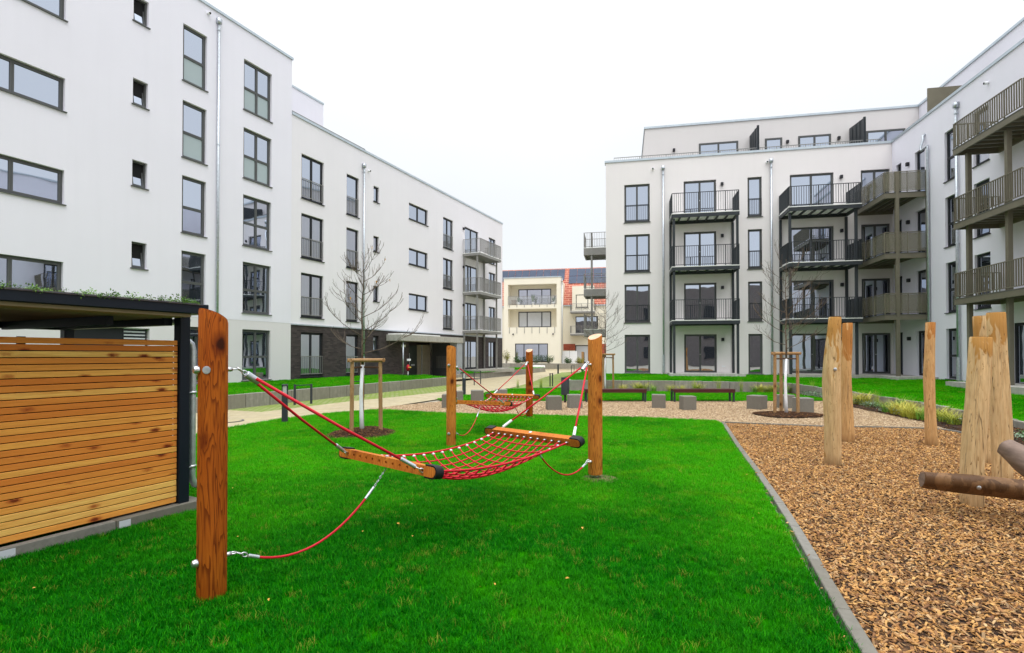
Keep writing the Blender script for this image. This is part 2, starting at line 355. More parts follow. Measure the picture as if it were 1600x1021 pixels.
def thing(name, label, cat, loc=(0, 0, 0), rz=0, group=None): return tag(link(name, None, None, loc, (0, 0, rz)), label, cat, group)
def kind(o, k): o['kind'] = k; return o
def copy_tree(root, loc=None, rz=None, label=None):
    def cp(o, par):
        c = o.copy(); COL.objects.link(c)
        if par is not None: c.parent = par
        for ch in kids.get(o.name, []): cp(ch, c)
        return c
    kids = {}
    for o in COL.objects:
        if o.parent is not None: kids.setdefault(o.parent.name, []).append(o)
    r = cp(root, None)
    if loc is not None: r.location = loc
    if rz is not None: r.rotation_euler = (0, 0, rz)
    if label: r['label'] = label
    return r

# ------------------------------------------------------------------ ground sheets
def sheet(name, poly, dz, mat, zf=gz, k='structure'):
    bm = bmesh.new(); vs = [bm.verts.new((x, y, 0)) for x, y in poly]; bm.faces.new(vs)
    for y in (6, 7, 8, 9, 10): bmesh.ops.bisect_plane(bm, geom=bm.verts[:]+bm.edges[:]+bm.faces[:], plane_co=(0, y, 0), plane_no=(0, 1, 0))
    for q in bm.verts: q.co.z = zf(q.co.y)+dz
    bmesh.ops.triangulate(bm, faces=bm.faces[:]); bmesh.ops.recalc_face_normals(bm, faces=bm.faces[:])
    if bm.faces[:] and bm.faces[0].normal.z < 0: bmesh.ops.reverse_faces(bm, faces=bm.faces[:])
    me = bpy.data.meshes.new(name); bm.to_mesh(me); bm.free(); me.materials.append(MATS[mat])
    o = link(name, me)
    return kind(o, k) if k else o

LAWN = [(-7.2, 2), (-7.0, 11.33), (-6.74, 12.81), (-6.24, 14.58), (-5.33, 16.0), (-4.5, 16.8), (-3.9, 16.95), (-3.15, 16.54), (-2.02, 16.0), (-.74, 15.66), (.92, 15.42), (3.54, 14.87), (5.33, 14.14), (5.33, 13.82), (3.41, 7.62), (2.60, 5.14), (2.06, 3.52), (1.86, 2.9), (1.5, 2.0), (.9, .3), (-3, .3)]
sheet('ground', [(-260, -60), (260, -60), (260, 400), (-260, 400)], -.05, 'ground_far')
sheet('gravel', [(-4.6, 17.7), (-4.6, 16.4), (-2, 15.7), (5.3, 13.6), (5.3, 13.2), (10.6, 12.2), (11.6, 16.0), (12.3, 20.3), (-2.6, 20.3)], -.016, 'gravel_bed')
sheet('path', [(-7.3, 9), (-6.9, 11.33), (-6.64, 12.81), (-6.14, 14.58), (-5.2, 16.1), (-4.25, 17.73), (-2.95, 21.0), (-1.5, 24.1), (-.3, 27.2), (1.4, 34.2), (2.5, 40.8), (5.0, 52.5), (12, 62), (13, 72), (3, 64), (1.4, 47.4), (-2.9, 36.8), (-5, 36), (-4.6, 33), (-2.8, 31), (-3.2, 25.4), (-4.77, 22.3), (-6.07, 20.16), (-7.65, 16.41), (-9.6, 17.3), (-14, 9)], -.008, 'path_paving')
sheet('paving_verge', [(-7.6, 16.3), (-9.3, 17.2), (-3.7, 31.2), (-2.7, 31), (-3.1, 25.3), (-4.67, 22.25), (-5.97, 20.1)], -.012, 'moss_paving')
sheet('paving', [(1.3, 34.2), (2.4, 40.8), (4.9, 52.5), (9, 52.5), (6, 38), (3.2, 31), (2.9, 28.0), (1.0, 27.7), (0, 28)], -.004, 'moss_paving')
lawn = sheet('lawn', LAWN, 0, 'lawn_soil')
BLAWN = [(-2.6, 20.35), (12.2, 20.35), (12.4, 22.2), (12.2, 24.3), (2.8, 25.7), (2.9, 27.7), (1.0, 27.6), (-.3, 27.0), (-1.45, 24.0), (-2.9, 21.0)]
blawn = sheet('lawn', BLAWN, 0, 'lawn_soil')
chipbed = sheet('woodchip_area', [(5.42, 13.72), (3.49, 7.56), (2.70, 5.1), (2.16, 3.5), (1.97, 2.9), (1.6, 2), (1.0, .3), (9, .3), (12, 8.5), (9.4, 9.8), (9.6, 10.8), (10.0, 12.0), (9.95, 12.55), (8.87, 12.83), (7.56, 13.0)], -.01, 'woodchip_bed')
bed = sheet('planting_bed', [(12.65, 24.6), (12.7, 20), (12.6, 16.6), (12.0, 12.9), (11.3, 8.5), (9.4, 9.7), (9.6, 10.8), (10.1, 12.0), (10.26, 12.73), (10.71, 14.06), (10.95, 15.5), (11.3, 17.8), (11.9, 20.3), (12.2, 22.0), (11.9, 24.0), (8, 24.55), (8, 25.15)], .006, 'soil')

AL, AR, AS_, AH = math.atan2(373, 840), math.atan2(4090, -840), math.atan2(-162, -840), math.atan2(425, 840)
class Fac:                                           # local x along the facade, y into the wall, z up
    def __init__(s, P, ang):
        s.P = Vector((P[0], P[1], 0)); s.a = ang; s.d = Vector((math.sin(ang), math.cos(ang), 0)); s.n = Vector((math.cos(ang), -math.sin(ang), 0)); s.rz = math.pi/2-ang
    def w(s, u, out=0, z=0): return s.P+s.d*u+s.n*out+Vector((0, 0, z))
FL = Fac((-10.261, 26.1), AL); FR = Fac((6.521, 31.1), AR); C = FR.w(13.864); FS = Fac((C.x, C.y), AS_)
FY = Fac((-1.02, 66.0), AR); FH = Fac((-3.481, 5.6), AH)

def strip(name, A, B, mat):                          # ground strip between two matching polylines of (x, y, z)
    mb = MB(); n = len(A); mb.add(A+B, [(i, i+1, n+i+1, n+i) for i in range(n-1)])
    return kind(obj(name, mb, mat), 'structure')
LW0, LWd = Vector((-8.46, 18.7, 0)), Vector((.367, .930, 0)).normalized()
def lw(t, z, o=0): return tuple(LW0+LWd*t+Vector((LWd.y, -LWd.x, 0))*o+Vector((0, 0, z)))
T1 = strip('terrace_lawn', [lw(t, .325, -.08) for t in (-18, -4, 4, 12.6)], [FL.w(u, .0, .44)[:] for u in (-24, -9, -1, 6.9)], 'lawn_soil')
T1b = strip('terrace_lawn', [lw(t, .30, -.08) for t in (12.6, 13.6)], [FL.w(u, 1.15, .36)[:] for u in (6.9, 9.0)], 'lawn_soil')
kind(obj('entrance_path', MB().add([FL.w(6.95, 2.6, .03), FL.w(14.2, 2.6, .03), FL.w(14.2, -1.2, .09), FL.w(8.9, -1.2, .12), FL.w(6.95, 0, .12)], [(0, 1, 2, 3, 4)]), 'path_paving'), 'structure')
T2 = strip('terrace_lawn', [(-3.05, 37.75, .30), (-.9, 43.3, .31), (1.28, 49.1, .31), (3.5, 55, .31)], [FL.w(u, .0, .42)[:] for u in (14.2, 18, 23.2, 26)], 'lawn_soil')
RW = [(2.79, 26.04, .41), (7.7, 25.42, .40), (12.62, 24.8, .35), (12.7, 20.0, .25), (12.6, 16.6, .17), (12.0, 12.9, .08), (11.2, 8.5, .05)]
T3 = strip('terrace_lawn', [(x+.02, y+.06, z-.025) for x, y, z in RW[:3]], [FR.w(u, .0, .515)[:] for u in (-1.2, 6, 13.8)], 'lawn_soil')
T4 = strip('terrace_lawn', [(x+.05, y+.02, z-.025) for x, y, z in RW[2:]], [FS.w(u, 0, z)[:] for u, z in ((0.06, .515), (5, .51), (9, .49), (13, .45), (18, .45))], 'lawn_soil')
T5 = strip('terrace_lawn', [(2.85, 26.1, .38), (2.9, 29, .2), (3.1, 33, .2), (6.0, 45, .2)], [FR.w(-1.0, .02, .51)[:], FR.w(-1.06, -2, .5)[:], FR.w(-1.06, -6, .45)[:], FR.w(-1.06, -14, .4)[:]], 'lawn_soil')

# ------------------------------------------------------------------ building kit
def wall(root, fac, u0, u1, z0, z1, ops, mat, depth=.18, thick=.4, out=0.0, name='wall'):
    us = sorted({round(x, 4) for x in [u0, u1]+[o[0] for o in ops]+[o[0]+o[2] for o in ops] if u0 <= x <= u1})
    zs = sorted({round(x, 4) for x in [z0, z1]+[o[1] for o in ops]+[o[1]+o[3] for o in ops] if z0 <= x <= z1})
    mb = MB()
    def hole(x, z): return any(o[0] < x < o[0]+o[2] and o[1] < z < o[1]+o[3] for o in ops)
    for a, b in zip(us, us[1:]):
        run = None
        for c, d in list(zip(zs, zs[1:]))+[(None, None)]:
            h = c is None or hole((a+b)/2, (c+d)/2)
            if not h: run = [run[0] if run else c, d]
            if h and run: mb.quad((a, 0, run[0]), (b, 0, run[0]), (b, 0, run[1]), (a, 0, run[1])); run = None
    for (u, z, w_, h) in ops:
        x0, x1, c0, c1 = max(u, u0), min(u+w_, u1), max(z, z0), min(z+h, z1)
        if x0 >= x1 or c0 >= c1: continue
        mb.quad((x0, 0, c0), (x0, 0, c1), (x0, depth, c1), (x0, depth, c0)); mb.quad((x1, 0, c1), (x1, 0, c0), (x1, depth, c0), (x1, depth, c1))
        if z+h <= z1: mb.quad((x0, 0, c1), (x1, 0, c1), (x1, depth, c1), (x0, depth, c1))
        if z >= z0: mb.quad((x1, 0, c0), (x0, 0, c0), (x0, depth, c0), (x1, depth, c0))
    mb.quad((u0, 0, z1), (u1, 0, z1), (u1, thick, z1), (u0, thick, z1)); mb.quad((u0, 0, z0), (u0, 0, z1), (u0, thick, z1), (u0, thick, z0)); mb.quad((u1, 0, z1), (u1, 0, z0), (u1, thick, z0), (u1, thick, z1))
    return obj(name, mb, mat, root, fac.w(0, out), (0, 0, fac.rz))
def fbox(name, root, fac, u0, o0, z0, u1, o1, z1, mat, c=0):  # box in facade coordinates, o = metres out of the wall
    return obj(name, MB().box(0, -(o1-o0), 0, u1-u0, 0, z1-z0, c), mat, root, fac.w(u0, o0, z0), (0, 0, fac.rz))
WM = {}
def lights(style, w_, h):
    f = .055
    if style in ('double', 'french', 'slider'): return [(f, f, w_/2, h-f, 0, 0), (w_/2, f, w_-f, h-f, 0, 0)]
    if style in ('single', 'slot', 'french1'): return [(f, f, w_-f, h-f, 0, 0)]
    if style == 'tilt': return [(f, f, w_-f, h-f, 0, .16)]
    if style in ('quad', 'quadf'):
        k = 1 if style == 'quadf' else 0; t = h*.46
        return [(f, f, w_/2, t, k, 0), (w_/2, f, w_-f, t, k, 0), (f, t, w_/2, h-f, 0, 0), (w_/2, t, w_-f, h-f, 0, 0)]
    if style in ('sash', 'sashf'): return [(f, f, w_-f, h*.46, 1 if style == 'sashf' else 0, 0), (f, h*.46, w_-f, h-f, 0, 0)]
    if style == 'wide': return [(f, f, w_*.42, h-f, 0, 0), (w_*.42, f, w_-f, h-f, 0, 0)]
    if style == 'triple': return [(f, f, w_*.27, h-f, 0, 0), (w_*.27, f, w_*.72, h-f, 0, 0), (w_*.72, f, w_-f, h-f, 0, 0)]
def window(root, fac, u, z, w_, h, style, fm='frame_dark', rail=None, sill=True, out=0.0, gm='glass'):
    key = (style, round(w_, 3), round(h, 3), fm, gm)
    if key not in WM:
        fr = MB(); f = .055; y0, y1 = .10, .17
        fr.box(0, y0, 0, f, y1, h); fr.box(w_-f, y0, 0, w_, y1, h); fr.box(f, y0, 0, w_-f, y1, f); fr.box(f, y0, h-f, w_-f, y1, h)
        panes = []; s_ = .05; ls = lights(style, w_, h)
        for (a, b, c, d, k, t) in ls:
            m = .003; q = MB(); y = y0-.012
            q.box(a+m, y, b+m, a+s_, y1-.03, d-m); q.box(c-s_, y, b+m, c-m, y1-.03, d-m); q.box(a+s_, y, b+m, c-s_, y1-.03, b+s_); q.box(a+s_, y, d-s_, c-s_, y1-.03, d-m)
            fr.add([(X, Y+t*(Z-b), Z) for X, Y, Z in q.v], q.f)
            p = MB().box(a+s_-.004, .125, b+s_-.004, c-s_+.004, .131, d-s_+.004); p.v = [(X, Y+t*(Z-b), Z) for X, Y, Z in p.v]
            panes.append(p.mesh('pane', 'glass_frosted' if k else gm))
        if style == 'tilt': panes.append(MB().box(f, .175, f, w_-f, .178, h-f).mesh('pane', 'dark_void'))  # no glass: dark sheet stands in for the shaded room behind the sash
        hm = None
        if style in ('slider',): hm = MB().box(w_/2-.02, .05, h*.46, w_/2+.01, .095, h*.46+.06).mesh('handle', 'steel')
        si = MB().box(-.045, -.055, -.035, w_+.045, .11, -.002).mesh('sill', fm)
        WM[key] = (fr.mesh('window', fm), panes, si, hm)
    fme, panes, si, hm = WM[key]
    o = link('window', fme, root, fac.w(u, out, z), (0, 0, fac.rz))
    for p in panes: link('pane', p, o)
    if sill: link('sill', si, o)
    if hm: link('handle', hm, o)
    if rail:
        rk = ('rail', round(w_, 3), rail, h > 1.5)
        if rk not in WM:
            rl = MB(); zt = 1.02; rl.box(.01, .02, zt-.03, w_-.01, .05, zt); rl.box(.01, .025, .12, w_-.01, .045, .15); n = max(3, int(w_/.115))
            for i in range(n+1):
                x = .02+(w_-.04)*i/n; rl.box(x-.007, .028, .15, x+.007, .042, zt-.03)
            WM[rk] = rl.mesh('railing', rail)
        link('railing', WM[rk], o)
    return o
def downpipe(root, fac, u, z0, z1, r=.055, elbow=False):
    mb = MB(); o = r+.05
    mb.tube([(0, -o, z0), (0, -o, z1)], r, 10); mb.box(-r-.03, -o-r-.02, z1-.22, r+.03, -o+r+.03, z1)
    p = obj('downpipe', mb, 'galvanised', root, fac.w(u), (0, 0, fac.rz), True)
    bk = MB()
    for i in range(2):
        pass
    bm = MB().tube([(0, -o, 0), (0, -o, .05)], r+.012, 10).box(-.015, -o+r, .01, .015, 0, .04).mesh('bracket', 'galvanised')
    n = max(2, int((z1-z0)/3))
    for i in range(n): link('bracket', bm, p, (0, 0, z0+.3+(z1-z0-.8)*i/(n-1)))
    mb2 = MB().tube([(0, -o, z0), (0, -o, z0+1.0)], r+.014, 10); obj('standpipe', mb2, 'galvanised', p)
    return p
def spout(root, fac, u, z):
    mb = MB().tube([(0, .02, 0), (0, -.16, -.015)], .055, 10); p = obj('overflow_spout', mb, 'white_paint', root, fac.w(u, 0, z), (0, 0, fac.rz), True)
    obj('opening', MB().cyl((0, -.161, -.015), (0, -.166, -.015), .045, n=10), 'dark_void', p)
def wall_lamp(root, fac, u, z, out=0): return fbox('wall_lamp', root, fac, u-.07, out+.001, z-.09, u+.07, out+.14, z+.09, 'lamp_dark', .012)
def bars(mb, p0, p1, z0, z1, sp=.115, hw=.008, dp=.018):       # railing run between two plan points
    p0, p1 = Vector(p0), Vector(p1); d = p1-p0; ln = d.length; d.normalize(); n_ = Vector((-d.y, d.x))
    def bx(a, b, w_, c0, c1):
        A, B = p0+d*a, p0+d*b; e = n_*w_
        vs = [(*(A-e), c0), (*(B-e), c0), (*(B+e), c0), (*(A+e), c0), (*(A-e), c1), (*(B-e), c1), (*(B+e), c1), (*(A+e), c1)]
        mb.add(vs, [(3, 2, 1, 0), (4, 5, 6, 7), (0, 1, 5, 4), (1, 2, 6, 5), (2, 3, 7, 6), (3, 0, 4, 7)])
    bx(0, ln, .02, z1-.03, z1); bx(0, ln, .015, z0+.06, z0+.09)
    n = max(2, round(ln/sp))
    for i in range(n+1):
        a = ln*i/n; big = .02 if i % 12 == 0 else hw
        bx(max(0, a-big), min(ln, a+big), dp, z0-(.18 if i % 12 == 0 else -.09), z1-.03)
def balcony(root, fac, u0, u1, out, zf, rm, zr=1.12, drop=.30, panel=None, joists=6, left=True, right=True, dense=False):
    wd = u1-u0; b = MB(); ch = .07
    b.box(0, -out, -drop, wd, -out+ch, -.02); b.box(0, -ch, -drop, wd, 0, -.02); b.box(0, -out+ch, -drop, ch, -ch, -.02); b.box(wd-ch, -out+ch, -drop, wd, -ch, -.02)
    p = obj('balcony', b, rm, root, fac.w(u0, .004, zf), (0, 0, fac.rz))
    obj('deck', MB().box(-.01, -out-.01, -.018, wd+.01, 0, .022), 'deck_panel' if rm in ('railing_anthracite', 'railing_grey') else 'deck_dark', p)
    jm = MB().box(-.04, -out+ch, -max(.1, drop-.13), .04, -ch, -.019).mesh('joist', rm)
    for i in range(joists): link('joist', jm, p, (wd*(i+1)/(joists+1), 0, 0))
    runs = [((.02, -out+.02), (wd-.02, -out+.02), 'f')]
    if left: runs.append(((.02, -.03), (.02, -out+.06), 's'))
    if right: runs.append(((wd-.02, -out+.06), (wd-.02, -.03), 's'))
    for a, c, k in runs:
        if panel is None or (panel == 'perforated_grey' and k == 's'):
            r = MB(); bars(r, a, c, .03, zr, *((.115, .011, .019) if dense else ())); obj('railing', r, rm, p)
        else:
            A, B = Vector(a), Vector(c); ln = (B-A).length; n = max(1, round(ln/.95)); d = (B-A)/n; r = MB(); hw = .02
            r.tube([(*A, zr), (*B, zr)], .022, 4); r.tube([(*A, .10), (*B, .10)], .02, 4)
            for i in range(n+1): q = A+d*i; r.tube([(*q, -drop+.06), (*q, zr)], .022, 4)
            f = obj('railing', r, rm, p)
            for i in range(n):
                q0, q1 = A+d*i, A+d*(i+1); e = (q1-q0).normalized()*.025; q0, q1 = q0+e, q1-e; t = Vector((-(q1-q0).y, (q1-q0).x)).normalized()*.003
                pm = MB().add([(*(q0-t), .13), (*(q1-t), .13), (*(q1+t), .13), (*(q0+t), .13), (*(q0-t), zr-.04), (*(q1-t), zr-.04), (*(q1+t), zr-.04), (*(q0+t), zr-.04)], [(3, 2, 1, 0), (4, 5, 6, 7), (0, 1, 5, 4), (1, 2, 6, 5), (2, 3, 7, 6), (3, 0, 4, 7)])
                obj('panel', pm, panel, f)
    return p
def post(root, fac, u, out, z0, z1, mat, r=.06): return fbox('balcony_post', root, fac, u-r, out-r, z0, u+r, out+r, z1, mat, .008)
def body(root, fac, u0, u1, z0, z1, d, mat):          # the mass of the building behind its facade
    fbox('wall', root, fac, u0, -d, z0, u1, -.42, z1-.25, mat)
    return fbox('roof', root, fac, u0+.05, -d+.05, z1-.25, u1-.05, -.42, z1-.2, 'concrete_wall')

# ------------------------------------------------------------------ white five-storey block (A) and the block with the brick ground floor (B)
A = thing('apartment_building', 'tall white five storey block with small tilted windows above the bike shelter', 'building', FL.w(-12, 0, 0))
HEADS = [14.43, 11.46, 8.55, 5.645, 2.73]
FA = FL
def rel(root, f, *a, **k): return f(root, *a, **k)
def localise(root):                                   # children were placed in world coordinates: shift them under their root
    for o in COL.objects:
        if o.parent is root: o.location = o.location-root.location
opsA = []; winA = []
for i, h in enumerate(HEADS):
    if i < 4:
        winA.append((-12.15, h-2.07+.95 if False else [12.30, 9.38, 6.41, 3.5][i], 2.25, [1.08, 1.06, 1.09, 1.08][i], 'wide'))
        winA.append((-7.85, h-.93, .52, .93, 'tilt'))
    winA.append((-6.03, h-2.21, 1.0, 2.21, 'sashf' if i < 2 else 'sash')); winA.append((-3.31, h-2.2, 1.48, 2.2, 'quadf' if i < 2 else 'quad'))
for x in (-18.5, -22.5):
    for h in HEADS[:4]: winA.append((x, h-1.1, 2.0, 1.1, 'wide'))
opsA = [q[:4] for q in winA]
dA = (-9.9, .3, 2.7, 2.28)
wall(A, FL, -24, -.65, 3.12, 15.75, opsA, 'render_cool', out=.035)
wall(A, FL, -24, -.65, 0, 3.12, opsA+[dA], 'render_plinth', out=.030)
body(A, FL, -24, -.65, 0, 15.75, 11, 'render_cool')
fbox('coping', A, FL, -24, -.45, 15.70, -.60, .085, 15.81, 'coping_metal')
for q in winA: window(A, FL, *q, fm='frame_grey', out=.03)
d_ = fbox('door', A, FL, -9.88, -.15, .32, -7.9, -.10, 2.56, 'frame_dark')
lv = fbox('louvre', A, FL, -8.05, -.14, .32, -7.25, -.09, 2.56, 'frame_dark')
sm = MB().box(0.04, -.06, 0, .76, -.03, .05).mesh('slat', 'shutter')
for i in range(20): link('slat', sm, lv, (0, 0, .1+i*.118))
downpipe(A, FL, -4.56, .45, 15.42); spout(A, FL, -5.0, 15.4)
localise(A)

B = thing('apartment_building', 'white four storey block with dark brick ground floor and entrance canopy', 'building', FL.w(10, 0, 0))
opsB = []; winB = []
for i, h in enumerate(HEADS[1:]):
    g = i == 3
    winB.append((0, h-2.18, 1.5, 2.18, 'french', 'railing_grey')); winB.append((3.2, h-2.2, 1.0, 2.2, 'french1', 'railing_grey')); winB.append((5.48, h-.92, .5, .92, 'slot', None))
    if not g: winB.append((9.02, h-2.07+.95, 2.2, 1.06, 'double', None)); winB.append((13.2, h-2.2, 1.4, 2.2, 'french', 'railing_grey'))
    winB.append((16.38, h-2.2, 2.25, 2.2, 'slider', None)); winB.append((20.5, h-2.2, 1.3, 2.2, 'double', None))
opsB = [q[:4] for q in winB]
wall(B, FL, -.65, 23.2, 3.12, 13.18, opsB, 'render_light')
wall(B, FL, -.65, 23.2, 0, 3.06, opsB+[(9.0, 0, 4.4, 2.52)], 'brick_dark', depth=.18)
fbox('flashing', B, FL, -.65, -.2, 3.06, 23.2, .05, 3.12, 'coping_metal')
body(B, FL, -.65, 8.6, 0, 13.18, 11, 'render_light'); body(B, FL, 13.8, 23.2, 0, 13.18, 11, 'render_light'); fbox('wall', B, FL, 8.6, -11, 2.6, 13.8, -.42, 12.93, 'render_light'); fbox('wall', B, FL, 8.6, -11, 0, 13.8, -1.5, 2.6, 'brick_dark')
fbox('coping', B, FL, -.62, -.45, 13.12, 23.24, .05, 13.24, 'coping_metal')
for q in winB: window(B, FL, *q[:5], fm='frame_dark', rail=q[5])
downpipe(B, FL, 4.52, .5, 12.4); spout(B, FL, 5.0, 12.15)
for i, h in enumerate(HEADS[1:4]): wall_lamp(B, FL, 16.1, h-.25)
g = MB(); bars(g, (0, 0), (5.55, 0), 0, .18, .14, .006); obj('roof_railing', g, 'railing_grey', B, FL.w(-.6, -.2, 13.24), (0, 0, FL.rz))
pb = fbox('penthouse', B, FL, -3.5, -9, 13.0, 3.56, -2, 15.72, 'render_cool'); obj('coping', MB().box(0, 0, 2.72, 7.1, -7.05, 2.82), 'coping_metal', pb, (-.02, .02, 0))
# entrance recess, door, canopy and its side wall
fbox('recess_wall', B, FL, 9.0, -1.45, 0.1, 10.4, -1.0, 2.6, 'brick_dark')
dr = fbox('door', B, FL, 10.45, -1.1, .12, 11.5, -1.05, 2.25, 'door_green'); obj('handle', MB().box(.1, -.1, .8, .13, -.07, 1.6), 'steel', dr); obj('letter_slot', MB().box(.35, -.075, .75, .75, -.051, .86), 'galvanised', dr)
sd = fbox('side_panel', B, FL, 11.55, -1.1, .12, 13.2, -1.06, 2.3, 'cream_panel'); obj('mullion', MB().box(.5, -.07, 0, .6, -.041, 2.18), 'galvanised', sd)
mbx = fbox('mailbox_panel', B, FL, 13.28, -.95, .12, 13.38, .5, 2.45, 'mail_dark')
mm = MB().box(-.02, -.17, 0, -.001, 0, .13).mesh('mailbox', 'frame_grey')
for i in range(6):
    for j in range(6): link('mailbox', mm, mbx, (0, -.35-i*.18, .55+j*.145))
sw = fbox('canopy_wall', B, FL, 13.38, .004, 0, 14.15, 1.05, 2.46, 'block_grey')
cn = fbox('canopy', B, FL, 6.7, .004, 2.46, 14.2, 1.1, 2.84, 'concrete_pale', .01)
obj('canopy_roof', MB().box(.1, -1.0, .38, 4.5, -.05, .45), 'deck_panel', cn)
obj('canopy_pole', MB().cyl((0, 0, 0), (0, 0, 2.14), .045), 'galvanised', B, FL.w(7.08, .95, .32), smooth=True)
fbox('house_sign', B, FL, 8.2, .003, 2.1, 8.6, .05, 2.25, 'white_paint'); fbox('sign_plate', B, FL, 7.5, .92, 1.25, 7.85, .97, 1.38, 'white_paint')
for zf in (9.30, 6.36, 3.46): balcony(B, FL, 16.05, 19.72, 1.5, zf, 'railing_grey', 1.08, .2, joists=7)
for u, o in ((16.15, .09), (16.15, 1.2), (19.5, .09), (19.5, 1.2)): post(B, FL, u, o, .3, 9.1, 'railing_grey', .055)
fbox('terrace_slab', B, FL, 15.9, .004, .2, 22.2, 1.6, .5, 'concrete_pale')
localise(B)
t = thing('garden_ornament', 'small red and yellow figure on a pale stake beside the entrance canopy pole', 'ornament', FL.w(7.45, 1.05, .33))
obj('stake', MB().cyl((0, 0, 0), (0, 0, .5), .05, .04), 'white_paint', t, smooth=True); obj('figure', MB().tube([(0, 0, .42), (0, 0, .6), (.0, 0, .72), (0, 0, .82), (0, 0, .95)], [.09, .14, .16, .12, .03], 10), 'red_paint', t, smooth=True)
for dx in (.1, .22): obj('flower', MB().tube([(dx, -.12, .66), (dx, -.12, .70), (dx, -.12, .76)], [.03, .07, .02], 8), 'yellow_paint', t, smooth=True)

t.scale = (.75, .75, .75)
# ------------------------------------------------------------------ L-shaped block on the other side: wing facing us (R) and side wing (S)
R_ = thing('apartment_building', 'pale L shaped four storey block with steel balconies and set back penthouse', 'building', FR.w(6, 0, 0))
HR = [11.48, 8.58, 5.68, 2.78]
winR = []; winS = []
for i, h in enumerate(HR):
    g = i == 3; rl = None if g else 'railing_anthracite'
    winR.append((0, h-2.2, 1.43, 2.2, 'french', rl)); winR.append((6.7, h-2.2, .74, 2.2, 'french1', rl))
    winR.append((3.3, h-2.15, 1.75, 2.15, 'slider', None)); winR.append((8.87, h-2.15, 2.18, 2.15, 'slider', None)); winR.append((12.37, h-2.15, 1.38, 2.15, 'slider', None))
    winS.append((.42, h-2.2, .5, 2.2, 'single', None)); winS.append((2.2, h-2.15, .85, 2.15, 'single', None)); winS.append((4.6, h-2.2, .9, 2.2, 'sash', None))
    if not g: winS.append((6.55, h-2.2, .95, 2.2, 'sash', None)); winS.append((9.6, h-2.2, 1.6, 2.2, 'slider', None))
    else: winS.append((8.6, .5, 4.2, 2.3, 'triple', None))
wall(R_, FR, -1.06, 13.87, 0, 12.88, [q[:4] for q in winR], 'render_warm'); wall(R_, FS, 0.004, 20, 0, 12.88, [q[:4] for q in winS], 'render_cool')
body(R_, FR, -1.06, 24, 0, 12.88, 12, 'render_warm'); body(R_, FS, .45, 20, 0, 12.88, 10, 'render_cool')
for q in winR: window(R_, FR, *q[:5], fm='frame_grey', rail=q[5], sill=q[4] != 'slider')
for q in winS: window(R_, FS, *q[:5], fm='frame_dark', rail=q[5], sill=q[4] in ('sash',))
fbox('coping', R_, FR, -1.12, -.45, 12.83, 13.82, .05, 12.95, 'coping_metal'); fbox('coping', R_, FS, 0.0, -.45, 12.83, 20, .052, 12.952, 'coping_metal')
for u in (2.17, 7.9): downpipe(R_, FR, u, .6, 12.4)
spout(R_, FR, 1.6, 12.3); spout(R_, FR, 7.7, 12.25); spout(R_, FS, 7.5, 12.3); downpipe(R_, FS, 5.62, .5, 12.4)
ep = MB().tube([(0, -.1, .5), (0, -.1, 11.1), (.06, -.12, 11.35), (-.25, -.22, 11.25), (-.32, -.22, 11.4), (-.30, -.12, 11.75), (-.36, -.1, 11.95), (-.36, .02, 12.05)], .055, 10); obj('downpipe', ep, 'galvanised', R_, FS.w(3.45), (0, 0, FS.rz), True)
for i, h in enumerate(HR):
    for u in (5.35, 11.4): wall_lamp(R_, FR, u, h-.3)
    wall_lamp(R_, FS, 1.65, h-.35)
fbox('socket', R_, FR, 5.3, .002, .95, 5.5, .02, 1.02, 'white_paint')
# penthouse storey
pr = MB(); lean = .2
pr.add([(1.09, 2.5, 12.9), (26, 2.5, 12.9), (26, 9, 12.9), (1.09, 9, 12.9), (1.29, 2.5, 15.70), (26, 2.5, 15.70), (26, 9, 15.70), (1.29, 9, 15.70)], [(0, 1, 5, 4), (1, 2, 6, 5), (2, 3, 7, 6), (3, 0, 4, 7), (4, 5, 6, 7)])
ph = obj('penthouse', pr, 'render_pent', R_, FR.w(0, 0, 0), (0, 0, FR.rz)); obj('coping', MB().box(1.22, 2.44, 15.66, 17, 9, 15.78), 'coping_metal', ph)
ps = fbox('penthouse', R_, FS, -2.45, -9, 12.9, 20, -2.502, 15.70, 'render_cool'); obj('coping', MB().box(0, -6.56, 2.762, 22.5, 0, 2.882), 'coping_metal', ps)
for u, w_ in ((4.47, 2.25), (8.22, .95), (10.04, 1.76), (13.64, 2.0)): window(R_, FR, u, 12.9, w_, 1.6, 'double' if w_ > 1 else 'single', fm='frame_grey', sill=False, out=-2.5+.13)
for u in (3.0, 9.45, 12.2): wall_lamp(R_, FR, u, 14.2, -2.5)
for u in (7.35, 12.75):
    sc_ = MB().add([(0, .5, 0), (.06, .5, 0), (.06, 2.45, 0), (0, 2.45, 0), (0, .5, 1.55), (.06, .5, 1.55), (.06, 2.45, 1.75), (0, 2.45, 1.75)], [(3, 2, 1, 0), (4, 5, 6, 7), (0, 1, 5, 4), (1, 2, 6, 5), (2, 3, 7, 6), (3, 0, 4, 7)])
    for k in range(4): sc_.box(-.03, .5+k*.5, 0, .09, .56+k*.5, 1.6)
    obj('privacy_screen', sc_, 'railing_anthracite', R_, FR.w(u, 0, 12.95), (0, 0, FR.rz))
fbox('privacy_screen', R_, FS, 2.3, -2.4, 12.95, 2.36, -.5, 14.55, 'railing_olive'); fbox('privacy_screen', R_, FS, 2.36, -1.9, 12.95, 3.6, -1.8, 14.4, 'railing_olive')
g = MB(); bars(g, (0, 0), (14.2, 0), 0, .42, .125, .006); obj('roof_railing', g, 'railing_grey', R_, FR.w(-.6, -.6, 12.9), (0, 0, FR.rz))
